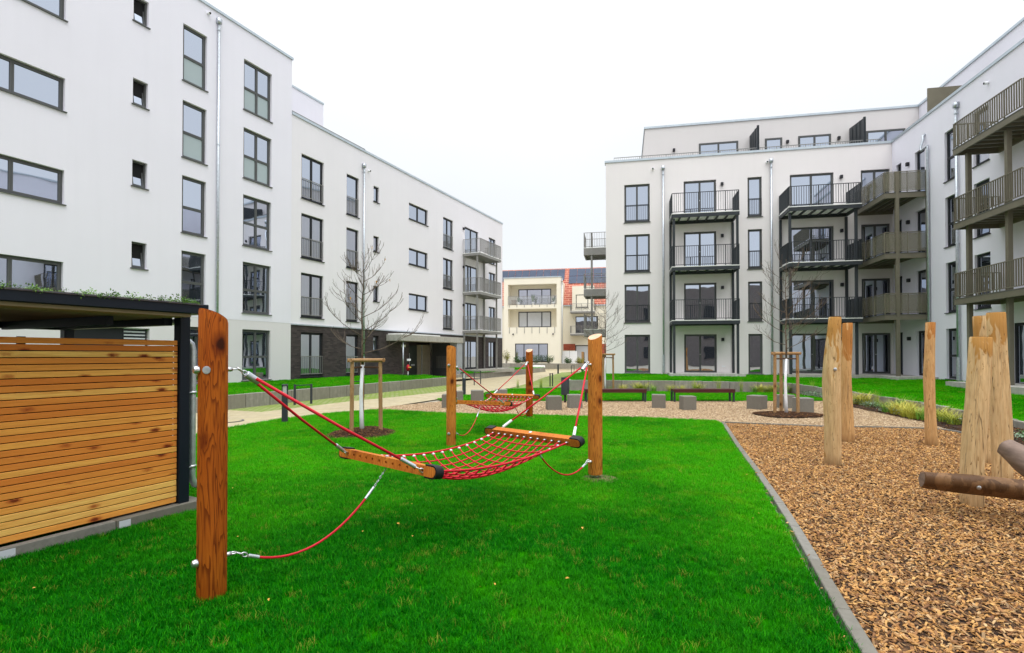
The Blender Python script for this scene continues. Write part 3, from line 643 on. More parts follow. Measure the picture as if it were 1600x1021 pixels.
# balcony stacks
for zf in (9.24, 6.37, 3.47):
    balcony(R_, FR, 2.5, 5.95, 1.62, zf, 'railing_anthracite', 1.13, .2, joists=6)
    balcony(R_, FR, 8.3, 11.68, 1.85, zf, 'railing_anthracite', 1.08, .2, joists=6)
    balcony(R_, FR, 12.06, 14.02, 3.3, zf+.05, 'railing_olive', 1.0, .24, panel='perforated_olive', joists=5, right=False)
    balcony(R_, FS, 8.05, 11.65, 1.55, zf+.30, 'railing_olive', 1.0, .22, joists=8, dense=True)
for u, o in ((2.56, .07), (2.62, 1.5), (5.9, .07), (5.86, 1.5)): post(R_, FR, u, o, .4, 9.0, 'railing_anthracite')
for u, o in ((8.36, .07), (8.4, 1.6), (11.62, .07), (11.5, 1.6)): post(R_, FR, u, o, .4, 9.0, 'railing_anthracite')
for u in (12.62, 13.92): post(R_, FR, u, 3.24, .42, 10.3, 'railing_olive', .075)
for u in (8.35, 10.45): post(R_, FS, u, 1.2, .4, 9.3, 'railing_olive', .075)
fbox('terrace_slab', R_, FR, 2.35, .003, .3, 6.2, 1.75, .62, 'concrete_pale'); fbox('terrace_slab', R_, FR, 8.2, .003, .3, 13.85, 1.9, .62, 'concrete_pale'); fbox('terrace_slab', R_, FS, 7.9, .003, .3, 13, 1.8, .60, 'concrete_pale'); fbox('terrace_slab', R_, FS, 1.9, .003, .3, 4.0, 1.7, .61, 'concrete_pale')
FE = Fac(FR.w(-1.06, -4.0)[:2], AR-math.pi/2)         # end face of the wing: balconies seen past the corner
FE = Fac((FR.w(-1.06, -7.6).x, FR.w(-1.06, -7.6).y), AR+math.pi/2)
for zf in (9.2, 6.28, 3.42): balcony(R_, FE, -1.2, 1.0, 1.75, zf, 'railing_grey', 1.1, .5, joists=4)
for u, o in ((-.4, 1.25), (.9, 1.2)): post(R_, FE, u, o, .3, 10.3, 'railing_grey', .06)
localise(R_)

# the rest of the court behind the viewer, which the window panes mirror
bk = kind(obj('backdrop', MB().box(-34, -30, 0, 30, -22, 11.5), 'backdrop_render', None), 'structure')
for i in range(14):
    for z in (1.0, 4.0, 7.0): obj('backdrop_window', MB().box(-32+i*4.4, -21.99, z, -30.4+i*4.4, -21.9, z+1.7), 'frame_dark', bk)
# ------------------------------------------------------------------ yellow house closing the court
Y = thing('apartment_building', 'pale yellow house with loggias, red tiled roof and solar panels', 'building', FY.w(5, 0, 0))
wall(Y, FY, 0, 7.03, 0, 10.98, [(.54, 4.94, 5.98, 2.27), (.54, 7.68, 5.98, 2.5), (1.42, .75, 4.05, 2.22)], 'render_yellow', depth=.3)
for z, h in ((4.94, 2.27), (7.68, 2.5)):
    mb = MB(); mb.quad((.54, 1.6, z), (6.52, 1.6, z), (6.52, 1.6, z+h), (.54, 1.6, z+h)); mb.quad((.54, .3, z), (.54, .3, z+h), (.54, 1.6, z+h), (.54, 1.6, z)); mb.quad((6.52, .3, z+h), (6.52, .3, z), (6.52, 1.6, z), (6.52, 1.6, z+h)); mb.quad((.54, .3, z), (.54, 1.6, z), (6.52, 1.6, z), (6.52, .3, z)); mb.quad((.54, .3, z+h), (6.52, .3, z+h), (6.52, 1.6, z+h), (.54, 1.6, z+h))
    obj('loggia', mb, 'render_yellow', Y, FY.w(0), (0, 0, FY.rz))
window(Y, FY, 1.55, 7.72, 4.1, 2.05, 'triple', sill=False, out=-1.6+.17); window(Y, FY, 1.42, .75, 4.05, 2.22, 'triple', sill=True)
window(Y, FY, 1.55, 5.0, 4.1, 1.95, 'triple', sill=False, out=-1.6+.17, gm='shutter')
g = MB(); bars(g, (0, 0), (5.98, 0), 0, 1.05, .99, .012); obj('railing', g, 'railing_grey', Y, FY.w(.54, .02, 7.7), (0, 0, FY.rz)); obj('railing', g, 'railing_grey', Y, FY.w(.54, .02, 4.3), (0, 0, FY.rz)) if False else None
fbox('glass_panel', Y, FY, .56, .0, 7.75, 6.5, .012, 8.7, 'balcony_glass')
for i in range(7): fbox('bracket', Y, FY, .7+i*.93, .002, 4.2, .75+i*.93, .05, 4.95, 'railing_grey'); fbox('bracket', Y, FY, .7+i*.93, .002, 7.4, .75+i*.93, .05, 7.7, 'railing_grey')
for u in (1.2, 6.1): wall_lamp(Y, FY, u, 4.1)
fbox('wall', Y, FY, 0.01, -9, 0, 7.02, -1.9, 10.7, 'render_yellow'); fbox('coping', Y, FY, -.05, -2, 10.95, 7.08, .06, 11.08, 'coping_metal')
wall(Y, FY, -6, 13.5, 0, 7.8, [(8.53, 4.3, 2.75, 2.1), (8.5, .6, 1.7, 2.2)], 'render_yellow', out=-3.0)
fbox('wall', Y, FY, -6, -9, 0, 13.5, -3.42, 7.7, 'render_yellow')
window(Y, FY, 8.53, 4.3, 2.75, 2.1, 'double', sill=True, out=-3.0); window(Y, FY, 8.5, .6, 1.7, 2.2, 'single', sill=True, out=-3.0, gm='shutter')
rf = MB(); rf.add([(-6, 2.8, 7.75), (14, 2.8, 7.75), (14, 6.4, 13.0), (-6, 6.4, 13.0), (14, 10.5, 7.75), (-6, 10.5, 7.75)], [(0, 1, 2, 3), (3, 2, 4, 5)]); rfo = obj('roof', rf, 'roof_tile', Y, FY.w(0), (0, 0, FY.rz))
def roof_pt(u, z): return (u, 2.8+(z-7.75)*3.6/5.25-.05, z+.04)
for i in range(9): u = -1.6+i*.95; obj('solar_panel', MB().add([roof_pt(u, 11.3), roof_pt(u+.91, 11.3), roof_pt(u+.91, 12.85), roof_pt(u, 12.85)], [(0, 1, 2, 3)]), 'solar', rfo)
for i in range(6):
    for z in (10.75, 11.82): u = 7.5+i*1.05; obj('solar_panel', MB().add([roof_pt(u, z), roof_pt(u+1.01, z), roof_pt(u+1.01, z+1.02), roof_pt(u, z+1.02)], [(0, 1, 2, 3)]), 'solar', rfo)
fbox('gutter', Y, FY, -6, -3.0, 7.68, 13.6, -2.8, 7.84, 'galvanised'); downpipe(Y, FY, 7.2, .5, 10.6)
dm = fbox('dormer', Y, FY, 8.15, -6, 7.0, 10.85, -2.7, 10.16, 'render_yellow'); window(Y, FY, 8.6, 7.45, 1.55, 1.65, 'single', sill=True, out=-2.7+.1, gm='shutter')
for z in (6.95, 4.15): balcony(Y, FY, 8.0, 10.9, 0.001+1.2, z, 'railing_grey', 1.0, .25, joists=3) if False else None
FYb = Fac((FY.w(0, -2.98).x, FY.w(0, -2.98).y), AR)
for u0, u1, z in ((8.0, 11.0, 6.95), (8.0, 10.4, 4.2)): balcony(Y, FYb, u0, u1, 1.3, z, 'railing_grey', .95, .22, joists=3)
fbox('wall_panel', Y, FY, 6.9, -2.98, 2.15, 8.5, -2.94, 2.95, 'brick_red'); fbox('wall_panel', Y, FY, 10.8, -2.98, .3, 13, -2.94, 2.95, 'brick_red')
localise(Y)
t = thing('privacy_fence', 'white panelled fence between the yellow house wings', 'fence', FY.w(7.0, -1.5, .3), FY.rz)
for i in range(2): obj('fence_panel', MB().box(i*.95, 0, .1, i*.95+.92, .05, 1.75), 'white_paint', t)
for i in range(3): obj('fence_post', MB().box(i*.95-.03, .0, 0, i*.95+.01, .07, 1.8), 'railing_grey', t)
for i, (u, lab) in enumerate(((1.75, 'potted plant beside the cabinet on the upper loggia'), (3.55, 'tall potted palm in the middle of the upper loggia'), (6.1, 'white potted plant at the loggia end by the chair'))):
    t = thing('potted_plant', lab, 'plant', FY.w(u, -.5, 7.7), 0, 'pots on the loggia')
    obj('pot', MB().tube([(0, 0, 0), (0, 0, .32)], [.12, .17], 10), 'white_paint', t, smooth=True); fm_ = MB()
    for k in range(30):
        a = random.uniform(0, 6.28); r = random.uniform(.1, .32); h = random.uniform(.4, 1.15 if i == 1 else .75)
        fm_.add([(0, 0, .3), (r*math.cos(a)*.6-.03, r*math.sin(a)*.6, .3+h*.6), (r*math.cos(a), r*math.sin(a), .3+h), (r*math.cos(a)*.6+.03, r*math.sin(a)*.6, .3+h*.55)], [(0, 1, 2, 3)])
    obj('foliage', fm_, 'foliage_green', t)
t = thing('cabinet', 'brown wicker cabinet standing on the upper loggia of the yellow house', 'cabinet', FY.w(.8, -.8, 7.7), FY.rz)
obj('carcass', MB().box(0, 0, 0, .58, .4, .68, .01), 'reed', t); obj('door', MB().box(.03, -.02, .04, .28, 0, .64), 'reed', t); obj('door', MB().box(.3, -.02, .04, .55, 0, .64), 'reed', t)
t = thing('garden_chair', 'folding chair leaning back on the upper loggia of the yellow house', 'chair', FY.w(5.6, -.7, 7.7), FY.rz)
obj('seat', MB().box(0, 0, .4, .45, .45, .44), 'interior_dark', t); obj('backrest', MB().add([(.42, 0, .44), (.42, .45, .44), (.62, .45, 1.1), (.62, 0, 1.1), (.46, 0, .44), (.46, .45, .44), (.66, .45, 1.1), (.66, 0, 1.1)], [(0, 1, 2, 3), (7, 6, 5, 4), (0, 3, 7, 4), (1, 5, 6, 2), (3, 2, 6, 7)]), 'interior_dark', t)
for x in (.03, .42):
    for y in (.03, .42): obj('leg', MB().cyl((x, y, 0), (x, y, .4), .018, n=6), 'interior_dark', t)

# ------------------------------------------------------------------ retaining walls of concrete blocks
def block_wall(label, pts, h0, name='retaining_wall', ln=1.0, th=.16, cap=False):
    t = thing(name, label, 'wall', (pts[0][0], pts[0][1], 0))
    base = Vector((pts[0][0], pts[0][1], 0))
    for (a, b) in zip(pts, pts[1:]):
        A_, B_ = Vector((a[0], a[1], 0)), Vector((b[0], b[1], 0)); d = B_-A_; n = max(1, round(d.length/ln)); L_ = d.length/n; rz = math.atan2(d.y, d.x)
        for i in range(n):
            f = (i+.5)/n; top = a[2]+(b[2]-a[2])*f+random.uniform(-.004, .004); p = A_+d*(i/n)
            zb = gz(p.y)-.12
            obj('concrete_block', MB().box(.009, 0, 0, L_-.009, th, top-zb, .012), 'concrete_wall', t, (p.x-base.x, p.y-base.y+random.uniform(-.004, .004), zb), (0, 0, rz))
    return t
block_wall('long grey concrete block wall holding the grass below the brick ground floor', [lw(-18, .36), lw(-4, .345), lw(13.3, .345)], 0)
block_wall('farther grey block wall beside the balcony end of the brick block', [(-3.9, 36.2, .31), (-3.14, 37.7, .31), (1.28, 49.0, .32), (3.4, 54.5, .32)], 0)
block_wall('low concrete wall between the bench lawn and the L shaped block', [(2.79, 28.6, .36), RW[0], RW[1], RW[2], RW[3], RW[4], RW[5], RW[6]], 0, ln=1.2, th=.13)
# kerbs
def kerb(label, pts, z, wd, ln=1.0, h=.12, side=1):
    t = thing('lawn_edging', label, 'kerb', (pts[0][0], pts[0][1], 0)); base = Vector((pts[0][0], pts[0][1], 0))
    for a, b in zip(pts, pts[1:]):
        A_, B_ = Vector((*a, 0)), Vector((*b, 0)); d = B_-A_; n = max(1, round(d.length/ln)); L_ = d.length/n; rz = math.atan2(d.y, d.x)
        for i in range(n):
            p = A_+d*(i/n); q = A_+d*((i+1)/n); za, zb = gz(p.y), gz(q.y)
            o = obj('kerb_stone', MB().box(.003, -wd if side < 0 else 0, -h, L_-.003, 0 if side < 0 else wd, 0, .006), 'kerb_grey', t, (p.x-base.x, p.y-base.y, za+z+random.uniform(-.003, .003)), (0, 0, rz))
            o.rotation_euler = (0, -math.atan2(zb-za, L_), rz)
    return t
kerb('long grey concrete edging between the lawn and the wood chips', [(1.0, .3), (1.6, 1.95), (1.91, 2.95), (2.08, 3.47), (2.64, 5.12), (3.43, 7.57), (5.36, 13.78)], .025, .085, side=-1)
kerb('thin grey edging between the gravel and the wood chips', [(5.36, 13.8), (7.56, 13.03), (8.87, 12.87), (9.95, 12.6), (10.05, 12.0), (9.55, 10.83), (9.3, 9.79), (9.2, 8)], .025, .05)
kerb('low kerb along the far edge of the bench lawn', [(-.3, 27.2), (1.05, 27.75), (2.75, 28.3)], .03, .06)
mh = thing('manhole_cover', 'round grey manhole cover set in the beige path', 'manhole', (-7.5, 14.15, gz(14)-.006))
obj('rim', MB().tube([(0, 0, 0), (0, 0, .012)], .42, 24), 'frame_grey', mh); obj('lid', MB().tube([(0, 0, .012), (0, 0, .016)], .36, 24), 'path_paving', mh)

# ------------------------------------------------------------------ bike shelter with slatted wall
H = thing('bike_shelter', 'dark steel bike shelter with larch slat wall and planted flat roof', 'shelter', FH.w(0, 0, 0), FH.rz)
N = 29; pitch = 1.68/N
slm = MB().box(-4.2, 0, 0, 0, .022, .0508, .003).mesh('slat', 'slat_wood')
for i in range(N):
    o = link('slat', slm, H, (random.uniform(-.004, 0), random.uniform(-.002, .002), .12+i*pitch))
def hpost(u, y, z0=.0, z1=2.0, r=.055): return obj('post', MB().box(u, y, z0, u+2*r, y+2*r, z1, .006), 'shelter_metal', H)
hpost(.005, -.03, .05, 2.05); hpost(-4.3, -.03); hpost(-1.95, 2.3); hpost(0.005, 2.3); hpost(-4.3, 2.3)
for u in (-1.3, -2.7): obj('rail', MB().box(u, .024, .1, u+.05, .06, 1.8), 'shelter_metal', H)
obj('roof', MB().box(-6, -.40, 2.055, .07, 2.7, 2.155, .006), 'shelter_metal', H)
obj('beam', MB().box(-5.9, 2.3, 1.95, .0, 2.4, 2.05), 'shelter_metal', H); obj('beam', MB().box(-.08, .1, 1.95, .0, 2.3, 2.05), 'shelter_metal', H)
rb = MB().box(-5.9, 0, 0, -.09, .10, .03).mesh('soffit_rib', 'reed')
for i in range(18): link('soffit_rib', rb, H, (0, -.36+i*.15 + (.03 if i > 2 else 0), 2.022))
for i in range(5): obj('purlin', MB().box(-5+i*1.1, .11, 1.93, -4.95+i*1.1, 2.29, 2.018), 'shelter_metal', H)
gu = MB(); k_ = 9; prf = [(.155+.062*math.cos(math.pi+math.pi*k/(k_-1)), 2.03+.062*math.sin(math.pi+math.pi*k/(k_-1))) for k in range(k_)]
gu.add([(x, .12, z) for x, z in prf]+[(x, 2.6, z) for x, z in prf], [tuple(range(k_)), tuple(range(2*k_-1, k_-1, -1))]+[(i, i+1, k_+i+1, k_+i) for i in range(k_-1)])
obj('gutter', gu, 'galvanised', H)
obj('drainpipe', MB().tube([(.07, .12, 1.80), (.14, .12, 1.80), (.18, .12, 1.79), (.215, .12, 1.76), (.232, .12, 1.70), (.232, .12, .36), (.24, .12, .29), (.265, .12, .235), (.30, .12, .212), (.38, .12, .205)], .037, 14), 'galvanised', H, smooth=True)
for z in (1.22, .42): obj('pipe_clamp', MB().tube([(.232, .12, z), (.232, .12, z+.03)], .044, 14).cyl((.232, .10, z+.015), (.11, .05, z+.015), .008, n=6), 'steel', H, smooth=True)
for i in range(6):
    obj('kerb_stone', MB().box(-4.9+i*.86, -.075, -.1, -4.9+(i+1)*.86-.005, -.004 if i < 5 else .5, .10, .006), 'kerb_grey', H)
    if i in (4, 5): obj('sticker', MB().box(-4.9+i*.86+.02, -.079, .02, -4.9+i*.86+.12, -.0755, .085), 'shutter', H)
# solid end panel added and back panel raised to keep the slat gaps dark
obj('added_end_panel', MB().box(-.06, .05, .02, -.02, 2.42, 1.74), 'shelter_metal', H)
obj('back_panel', MB().box(-5.9, 2.42, .02, -.02, 2.46, 1.74), 'shelter_metal', H)

# ------------------------------------------------------------------ hammocks between larch posts
P1 = Vector((-2.05, 3.69, 0)); P2 = Vector((1.12, 7.26, gz(7.26))); P3 = Vector((-1.16, 10.28, -.1)); P4 = Vector((.475, 14.77, -.11))
def larch_post(label, P, other, r, zt, mat, foot, cutback=.0):
    d = (other-P); rz = math.atan2(d.y, d.x)           # local x points to the partner post
    t = thing('hammock_post', label, 'post', P, rz, 'larch posts carrying the hammocks')
    n = 28; z0 = .07 if foot else -.03; mb = MB(); vs = []; rings = []
    for k, (z, s_) in enumerate(((z0, .94), (z0+.02, 1.0), (.5, 1.0), (1.0, .995), (1.5, .99))+((None, .985), (None, .93))):
        for j in range(n):
            a = 2*math.pi*j/n; rr = r*s_*(1+.012*math.sin(3*a+1)+.008*math.sin(7*a)); x, y = rr*math.cos(a), rr*math.sin(a)
            zz = z if z is not None else zt-.40*(x+r)-(.02 if s_ > .95 else 0)-.25*max(0, x)**1.2
            vs.append((x, y, zz))
    fs = [(k*n+j, k*n+(j+1) % n, (k+1)*n+(j+1) % n, (k+1)*n+j) for k in range(6) for j in range(n)]
    mb.add(vs, fs); mb.add(vs[:n], [tuple(range(n-1, -1, -1))]); shaft = obj('shaft', mb, mat, t, smooth='auto')
    obj('cut_end', MB().add([(x, y, z+.0015) for x, y, z in vs[-n:]], [tuple(range(n))]), 'end_grain' if foot else mat, shaft)
    if foot: obj('steel_foot', MB().cyl((0, 0, -.05), (0, 0, .075), .045, n=14), 'galvanised', t)
    def bolt(x, y, z, dx, dy, s_=1):
        D = Vector((dx, dy, 0)); p = Vector((x, y, z)); obj('bolt', MB().tube([p, p+D*.012, p+D*.03, p+D*.036], [.028*s_, .028*s_, .022*s_, .008], 12), 'steel', t, smooth='auto')
    bolt(-r, 0, 1.545, -1, 0); bolt(-r, 0, .25, -1, 0)
    for z in (1.545, .255):                             # eye bolt and shackle towards the hammock
        e = MB().cyl((r-.01, 0, z), (r+.03, 0, z), .016, n=10)
        e.tube([(r+.045+.02*math.cos(a), .02*math.sin(a), z) for a in [i*math.pi/6 for i in range(13)]], .0065, 6, False)
        obj('eye_bolt', e, 'steel', t, smooth=True)
    return t
hp = larch_post('reddish brown larch post nearest the slatted shelter wall, cut sloping', P1, P2, .0925, 1.965, 'larch_post', False)
dsk = MB().tube([(0, 0, 0), (.006, 0, 0), (.008, 0, 0)], [.026, .026, .018], 18); 
v = (Vector((.08, -1, 0))).normalized(); rz1 = hp.rotation_euler.z; vl = Matrix.Rotation(-rz1, 3, 'Z') @ v
o = obj('cover_plate', dsk, 'galvanised', hp, vl*.0905+Vector((0, 0, 1.545)), (0, 0, math.atan2(vl.y, vl.x)), 'auto')
larch_post('larch post with pale cut top beside the lawn near the second bench', P2, P1, .097, 1.965, 'larch_post_pale', True)
larch_post('larch post with rounded top between the young tree and the far hammock', P3, P4, .092, 1.92, 'larch_post_pale', False)
larch_post('smallest looking larch post standing before the yellow house', P4, P3, .098, 1.91, 'larch_post', True)

def hammock(label, Pa, Pb):
    d = Pb-Pa; Ln = Vector((d.x, d.y, 0)).length; rz = math.atan2(-d.x, d.y)   # local y from post to post
    t = thing('hammock', label, 'hammock', Pa, rz, 'red rope net hammocks')
    zb, ya, yb, hw = .705, 1.42, 3.42, .71
    def bar(y, tilt, sgn):
        H_, D_ = .082, .088; holes = [-.55+i*.1 for i in range(12)]
        mb = MB(); xs = -.60
        # two drilled faces, top and bottom, rounded ends
        for ys, fl in ((-D_/2, 0), (D_/2, 1)):
            cells = [(-.60, -.60)]
            cuts = [-.60]+[(holes[i]+holes[i+1])/2 for i in range(11)]+[.60]
            for i, hx in enumerate(holes):
                a, b = cuts[i], cuts[i+1]; c = 8; rr = .0135
                inner = [(hx+rr*math.cos(math.pi/4*k+math.pi/8), ys, rr*math.sin(math.pi/4*k+math.pi/8)) for k in range(8)]
                outer = [(b, ys, H_/2*.35), (hx+.02, ys, H_/2), (hx-.02, ys, H_/2), (a, ys, H_/2*.35), (a, ys, -H_/2*.35), (hx-.02, ys, -H_/2), (hx+.02, ys, -H_/2), (b, ys, -H_/2*.35)]
                deep = [(x_, ys+(.03 if ys < 0 else -.03), z_) for x_, _, z_ in inner]
                vs = inner+outer+deep
                fs = [(k, (k+1) % 8, 8+(k+1) % 8, 8+k) for k in range(8)]+[(16+k, 16+(k+1) % 8, (k+1) % 8, k) for k in range(8)]+[tuple(16+k for k in range(8))]
                mb.add(vs, fs)
                for sg in (1, -1):
                    mb.add([(b, ys, sg*H_/2*.35), (b, ys, sg*H_/2), (hx+.02, ys, sg*H_/2)], [(0, 1, 2)]); mb.add([(a, ys, sg*H_/2*.35), (a, ys, sg*H_/2), (hx-.02, ys, sg*H_/2)], [(0, 1, 2)])
        for sg in (1, -1): mb.quad((-.60, -D_/2, sg*H_/2), (.60, -D_/2, sg*H_/2), (.60, D_/2, sg*H_/2), (-.60, D_/2, sg*H_/2))
        bb = obj('spreader_bar', mb, 'bar_wood', t, (0, y, zb), (tilt, 0, 0))
        for s_ in (1, -1):
            e = MB(); m = 9; pr_ = [(.60, -H_/2)]+[(.665+H_/2*math.cos(-math.pi/2+math.pi*k/(m-1)), H_/2*math.sin(-math.pi/2+math.pi*k/(m-1))) for k in range(m)]+[(.60, H_/2)]
            k_ = len(pr_); e.add([(s_*x_, -D_/2, z_) for x_, z_ in pr_]+[(s_*x_, D_/2, z_) for x_, z_ in pr_], [tuple(range(k_)), tuple(range(2*k_-1, k_-1, -1))]+[(i, i+1, k_+i+1, k_+i) for i in range(k_-1)])
            obj('bar_end', e, 'bar_wood', bb)
            c_ = MB(); r0, r1 = H_/2+.001, H_/2+.013; po = [(.575, -r1)]+[(.668+r1*math.cos(-math.pi/2+math.pi*k/(m-1)), r1*math.sin(-math.pi/2+math.pi*k/(m-1))) for k in range(m)]+[(.575, r1)]; pi_ = [(.575, -r0)]+[(.668+r0*math.cos(-math.pi/2+math.pi*k/(m-1)), r0*math.sin(-math.pi/2+math.pi*k/(m-1))) for k in range(m)]+[(.575, r0)]
            w2 = .04; k_ = len(po)
            c_.add([(s_*x_, -w2, z_) for x_, z_ in po]+[(s_*x_, w2, z_) for x_, z_ in po]+[(s_*x_, -w2, z_) for x_, z_ in pi_]+[(s_*x_, w2, z_) for x_, z_ in pi_],
                   [(i, i+1, k_+i+1, k_+i) for i in range(k_-1)]+[(i, i+1, 2*k_+i+1, 2*k_+i) for i in range(k_-1)]+[(k_+i, k_+i+1, 3*k_+i+1, 3*k_+i) for i in range(k_-1)]+[(0, k_, 3*k_, 2*k_), (k_-1, 2*k_-1, 4*k_-1, 3*k_-1)])
            obj('end_cap', c_, 'black_rubber', bb, smooth='auto')
        obj('bolt', MB().tube([(0, 0, H_/2), (0, 0, H_/2+.008), (0, 0, H_/2+.016)], [.022, .022, .006], 12), 'steel', bb, smooth='auto')
        return bb
    bA = bar(ya, math.radians(-9), 1); bB = bar(yb, math.radians(16), -1)
    # net
    nl, nc = 12, 15; y0, y1 = ya+.05, yb-.05
    def npt(u, v):                                       # u in -1..1 across, v in 0..1 along
        s_ = 1-(2*v-1)**2
        x = .55*u*(1-.10*s_*abs(u)); z = zb-.012-.095*s_-.185*s_*(1-u*u)**.8
        return Vector((x, y0+(y1-y0)*v, z))
    net = MB()
    for u in (-1, 1): net.tube([npt(u, k/24) for k in range(25)], .0105, 8)
    no = obj('net', net, 'rope_red', t, smooth=True)
    for i in range(1, nl-1):
        u = -1+2*i/(nl-1); obj('strand', MB().tube([npt(u, k/20) for k in range(21)], .0078, 6), 'rope_red', no, smooth=True)
    for j in range(1, nc):
        vv = j/nc; obj('strand', MB().tube([npt(-1+2*k/14, vv)+Vector((0, 0, .006)) for k in range(15)], .0078, 6), 'rope_red', no, smooth=True)
    kn = MB().tube([(0, -.014, 0), (0, -.008, 0), (0, .008, 0), (0, .014, 0)], [.005, .0108, .0108, .005], 8).mesh('knot', 'rope_red', True)
    for i in range(1, nl-1):
        for j in range(1, nc): link('knot', kn, no, npt(-1+2*i/(nl-1), j/nc)+Vector((0, 0, .004)))
    fe = MB().tube([(-.016, 0, 0), (.016, 0, 0)], .013, 8).mesh('ferrule', 'white_paint', True); fe2 = MB().tube([(-.014, 0, 0), (.014, 0, 0)], .0125, 8).mesh('ferrule', 'galvanised', True)
    for j in range(1, nc):
        for u, m_ in ((-1, fe), (1, fe2)): link('ferrule', m_, no, npt(u*.965, j/nc)+Vector((0, 0, .008)))
    te = MB().tube([(0, -.03, 0), (0, .02, 0)], .0095, 8).mesh('ferrule', 'galvanised', True)
    for i in range(nl):
        u = -1+2*i/(nl-1); link('ferrule', te, no, npt(u, 0)+Vector((0, .0, .0))); link('ferrule', te, no, npt(u, 1))
    def rope(pts, r, ferr=((0, .10),)):
        o = obj('rope', MB().tube(pts, r, 8), 'rope_red', t, smooth=True)
        return o
    def ferr(a, b, r, par, m_='galvanised'): obj('ferrule', MB().bevcyl(a, b, r, 10, .003), m_, par, smooth='auto')
    def shackle(p, dr_, par):
        dr_ = dr_.normalized(); q = dr_.to_track_quat('X', 'Z').to_matrix(); sh = MB()
        sh.tube([p+q@Vector((.028*math.cos(a)+.0, .016*math.sin(a), 0)) for a in [i*math.pi/6 for i in range(13)]], .0055, 6, False)
        sh.tube([p+q@Vector((.04+.024*math.cos(a), 0, .014*math.sin(a))) for a in [i*math.pi/6 for i in range(13)]], .0055, 6, False)
        obj('shackle', sh, 'steel', par, smooth=True)
    for (yp, sgn, yb_) in ((0, 1, ya), (Ln, -1, yb)):
        E_ = Vector((0, yp+sgn*.17, 1.545))
        first = None
        for s_ in (-1, 1):
            T_ = Vector((s_*.555, yb_-sgn*.055, zb+.012)); dv = (T_-E_).normalized()
            a, b = E_+dv*.13, T_-dv*.06
            o = rope([a, (a+b)/2+Vector((0, 0, -.012)), b], .0115); ferr(b-dv*.14, b, .0165, o, 'white_paint' if sgn < 0 else 'galvanised'); shackle(T_-dv*.035, dv, o)
            if s_ < 0:
                mid = (Vector((0, yb_-sgn*.055, zb))-E_).normalized(); ferr(E_+mid*.06, E_+mid*.17, .026, o); shackle(E_+mid*.01, mid, o)
        S_, T_ = Vector((0, yp+sgn*.16, .252)), Vector((0, yb_, zb-.055)); sag = .29; pts = []
        for k in range(21):
            q = k/20; p = S_.lerp(T_, q); p.z -= 4*sag*q*(1-q)*(1 if q > .02 else 1); p.z = max(p.z, .03); pts.append(p)
        o = rope(pts[2:19], .0095); ferr(pts[1].lerp(pts[2], .3), pts[2].lerp(pts[3], .5), .0135, o); ferr(pts[16].lerp(pts[17], .6), pts[18], .0125, o); shackle(pts[0].lerp(pts[1], .3), pts[1]-pts[0], o)
        ch = MB()
        for k in range(5):
            c_ = pts[18].lerp(T_, (k+.5)/5); dv = (T_-pts[18]).normalized(); q = dv.to_track_quat('X', 'Z').to_matrix()
            ch.tube([c_+q@Vector((.016*math.cos(a), (.008*math.sin(a) if k % 2 else 0), (0 if k % 2 else .008*math.sin(a)))) for a in [i*math.pi/4 for i in range(9)]], .003, 5, False)
        obj('chain', ch, 'galvanised', o, smooth=True)
    return t
hm1 = hammock('larger red rope hammock with wooden bars strung over the lawn in front', P1, P2)
d34 = P4-P3
hm2 = copy_tree(hm1, P3, math.atan2(-d34.x, d34.y), 'smaller looking red rope hammock before the gravel and grey cubes')

# ------------------------------------------------------------------ climbing posts and beams on the wood chips
def log_mesh(cpts, rads, n=22, seed=0, wob=.10):
    rnd = random.Random(seed); ph_ = [rnd.uniform(0, 6.28) for _ in range(6)]; cp = [Vector(p) for p in cpts]; m = 14; vs = []
    def lerp(arr, f):
        x = f*(len(arr)-1); i = min(int(x), len(arr)-2); g_ = x-i; g_ = g_*g_*(3-2*g_) if False else g_
        return arr[i]*(1-g_)+arr[i+1]*g_
    d0 = (cp[-1]-cp[0]).normalized(); ref = Vector((1, 0, 0)) if abs(d0.z) > .7 else Vector((0, 0, 1)); nx = d0.cross(ref).normalized(); ny = d0.cross(nx)
    def ring(f, s_, push=0):
        c = lerp(cp, f)+d0*push; r = lerp(rads, f)*s_
        for j in range(n):
            a = 2*math.pi*j/n; rr = r*(1+wob*math.sin(2*a+ph_[0]+f*1.5)+wob*.6*math.sin(3*a+ph_[1]-f*3)+wob*.35*math.sin(5*a+ph_[2]+f*7)); vs.append(c+(nx*math.cos(a)+ny*math.sin(a))*rr)
    ring(0, .9)
    for k in range(m): ring(k/(m-1) if k else .006, 1)
    ring(1, .93, .012)
    K = m+2; mb = MB(); mb.add(vs, [(k*n+j, k*n+(j+1) % n, (k+1)*n+(j+1) % n, (k+1)*n+j) for k in range(K-1) for j in range(n)])
    top = MB().add(vs[-n:], [tuple(range(n))]); bot = MB().add(vs[:n], [tuple(range(n-1, -1, -1))])
    return mb, top, bot
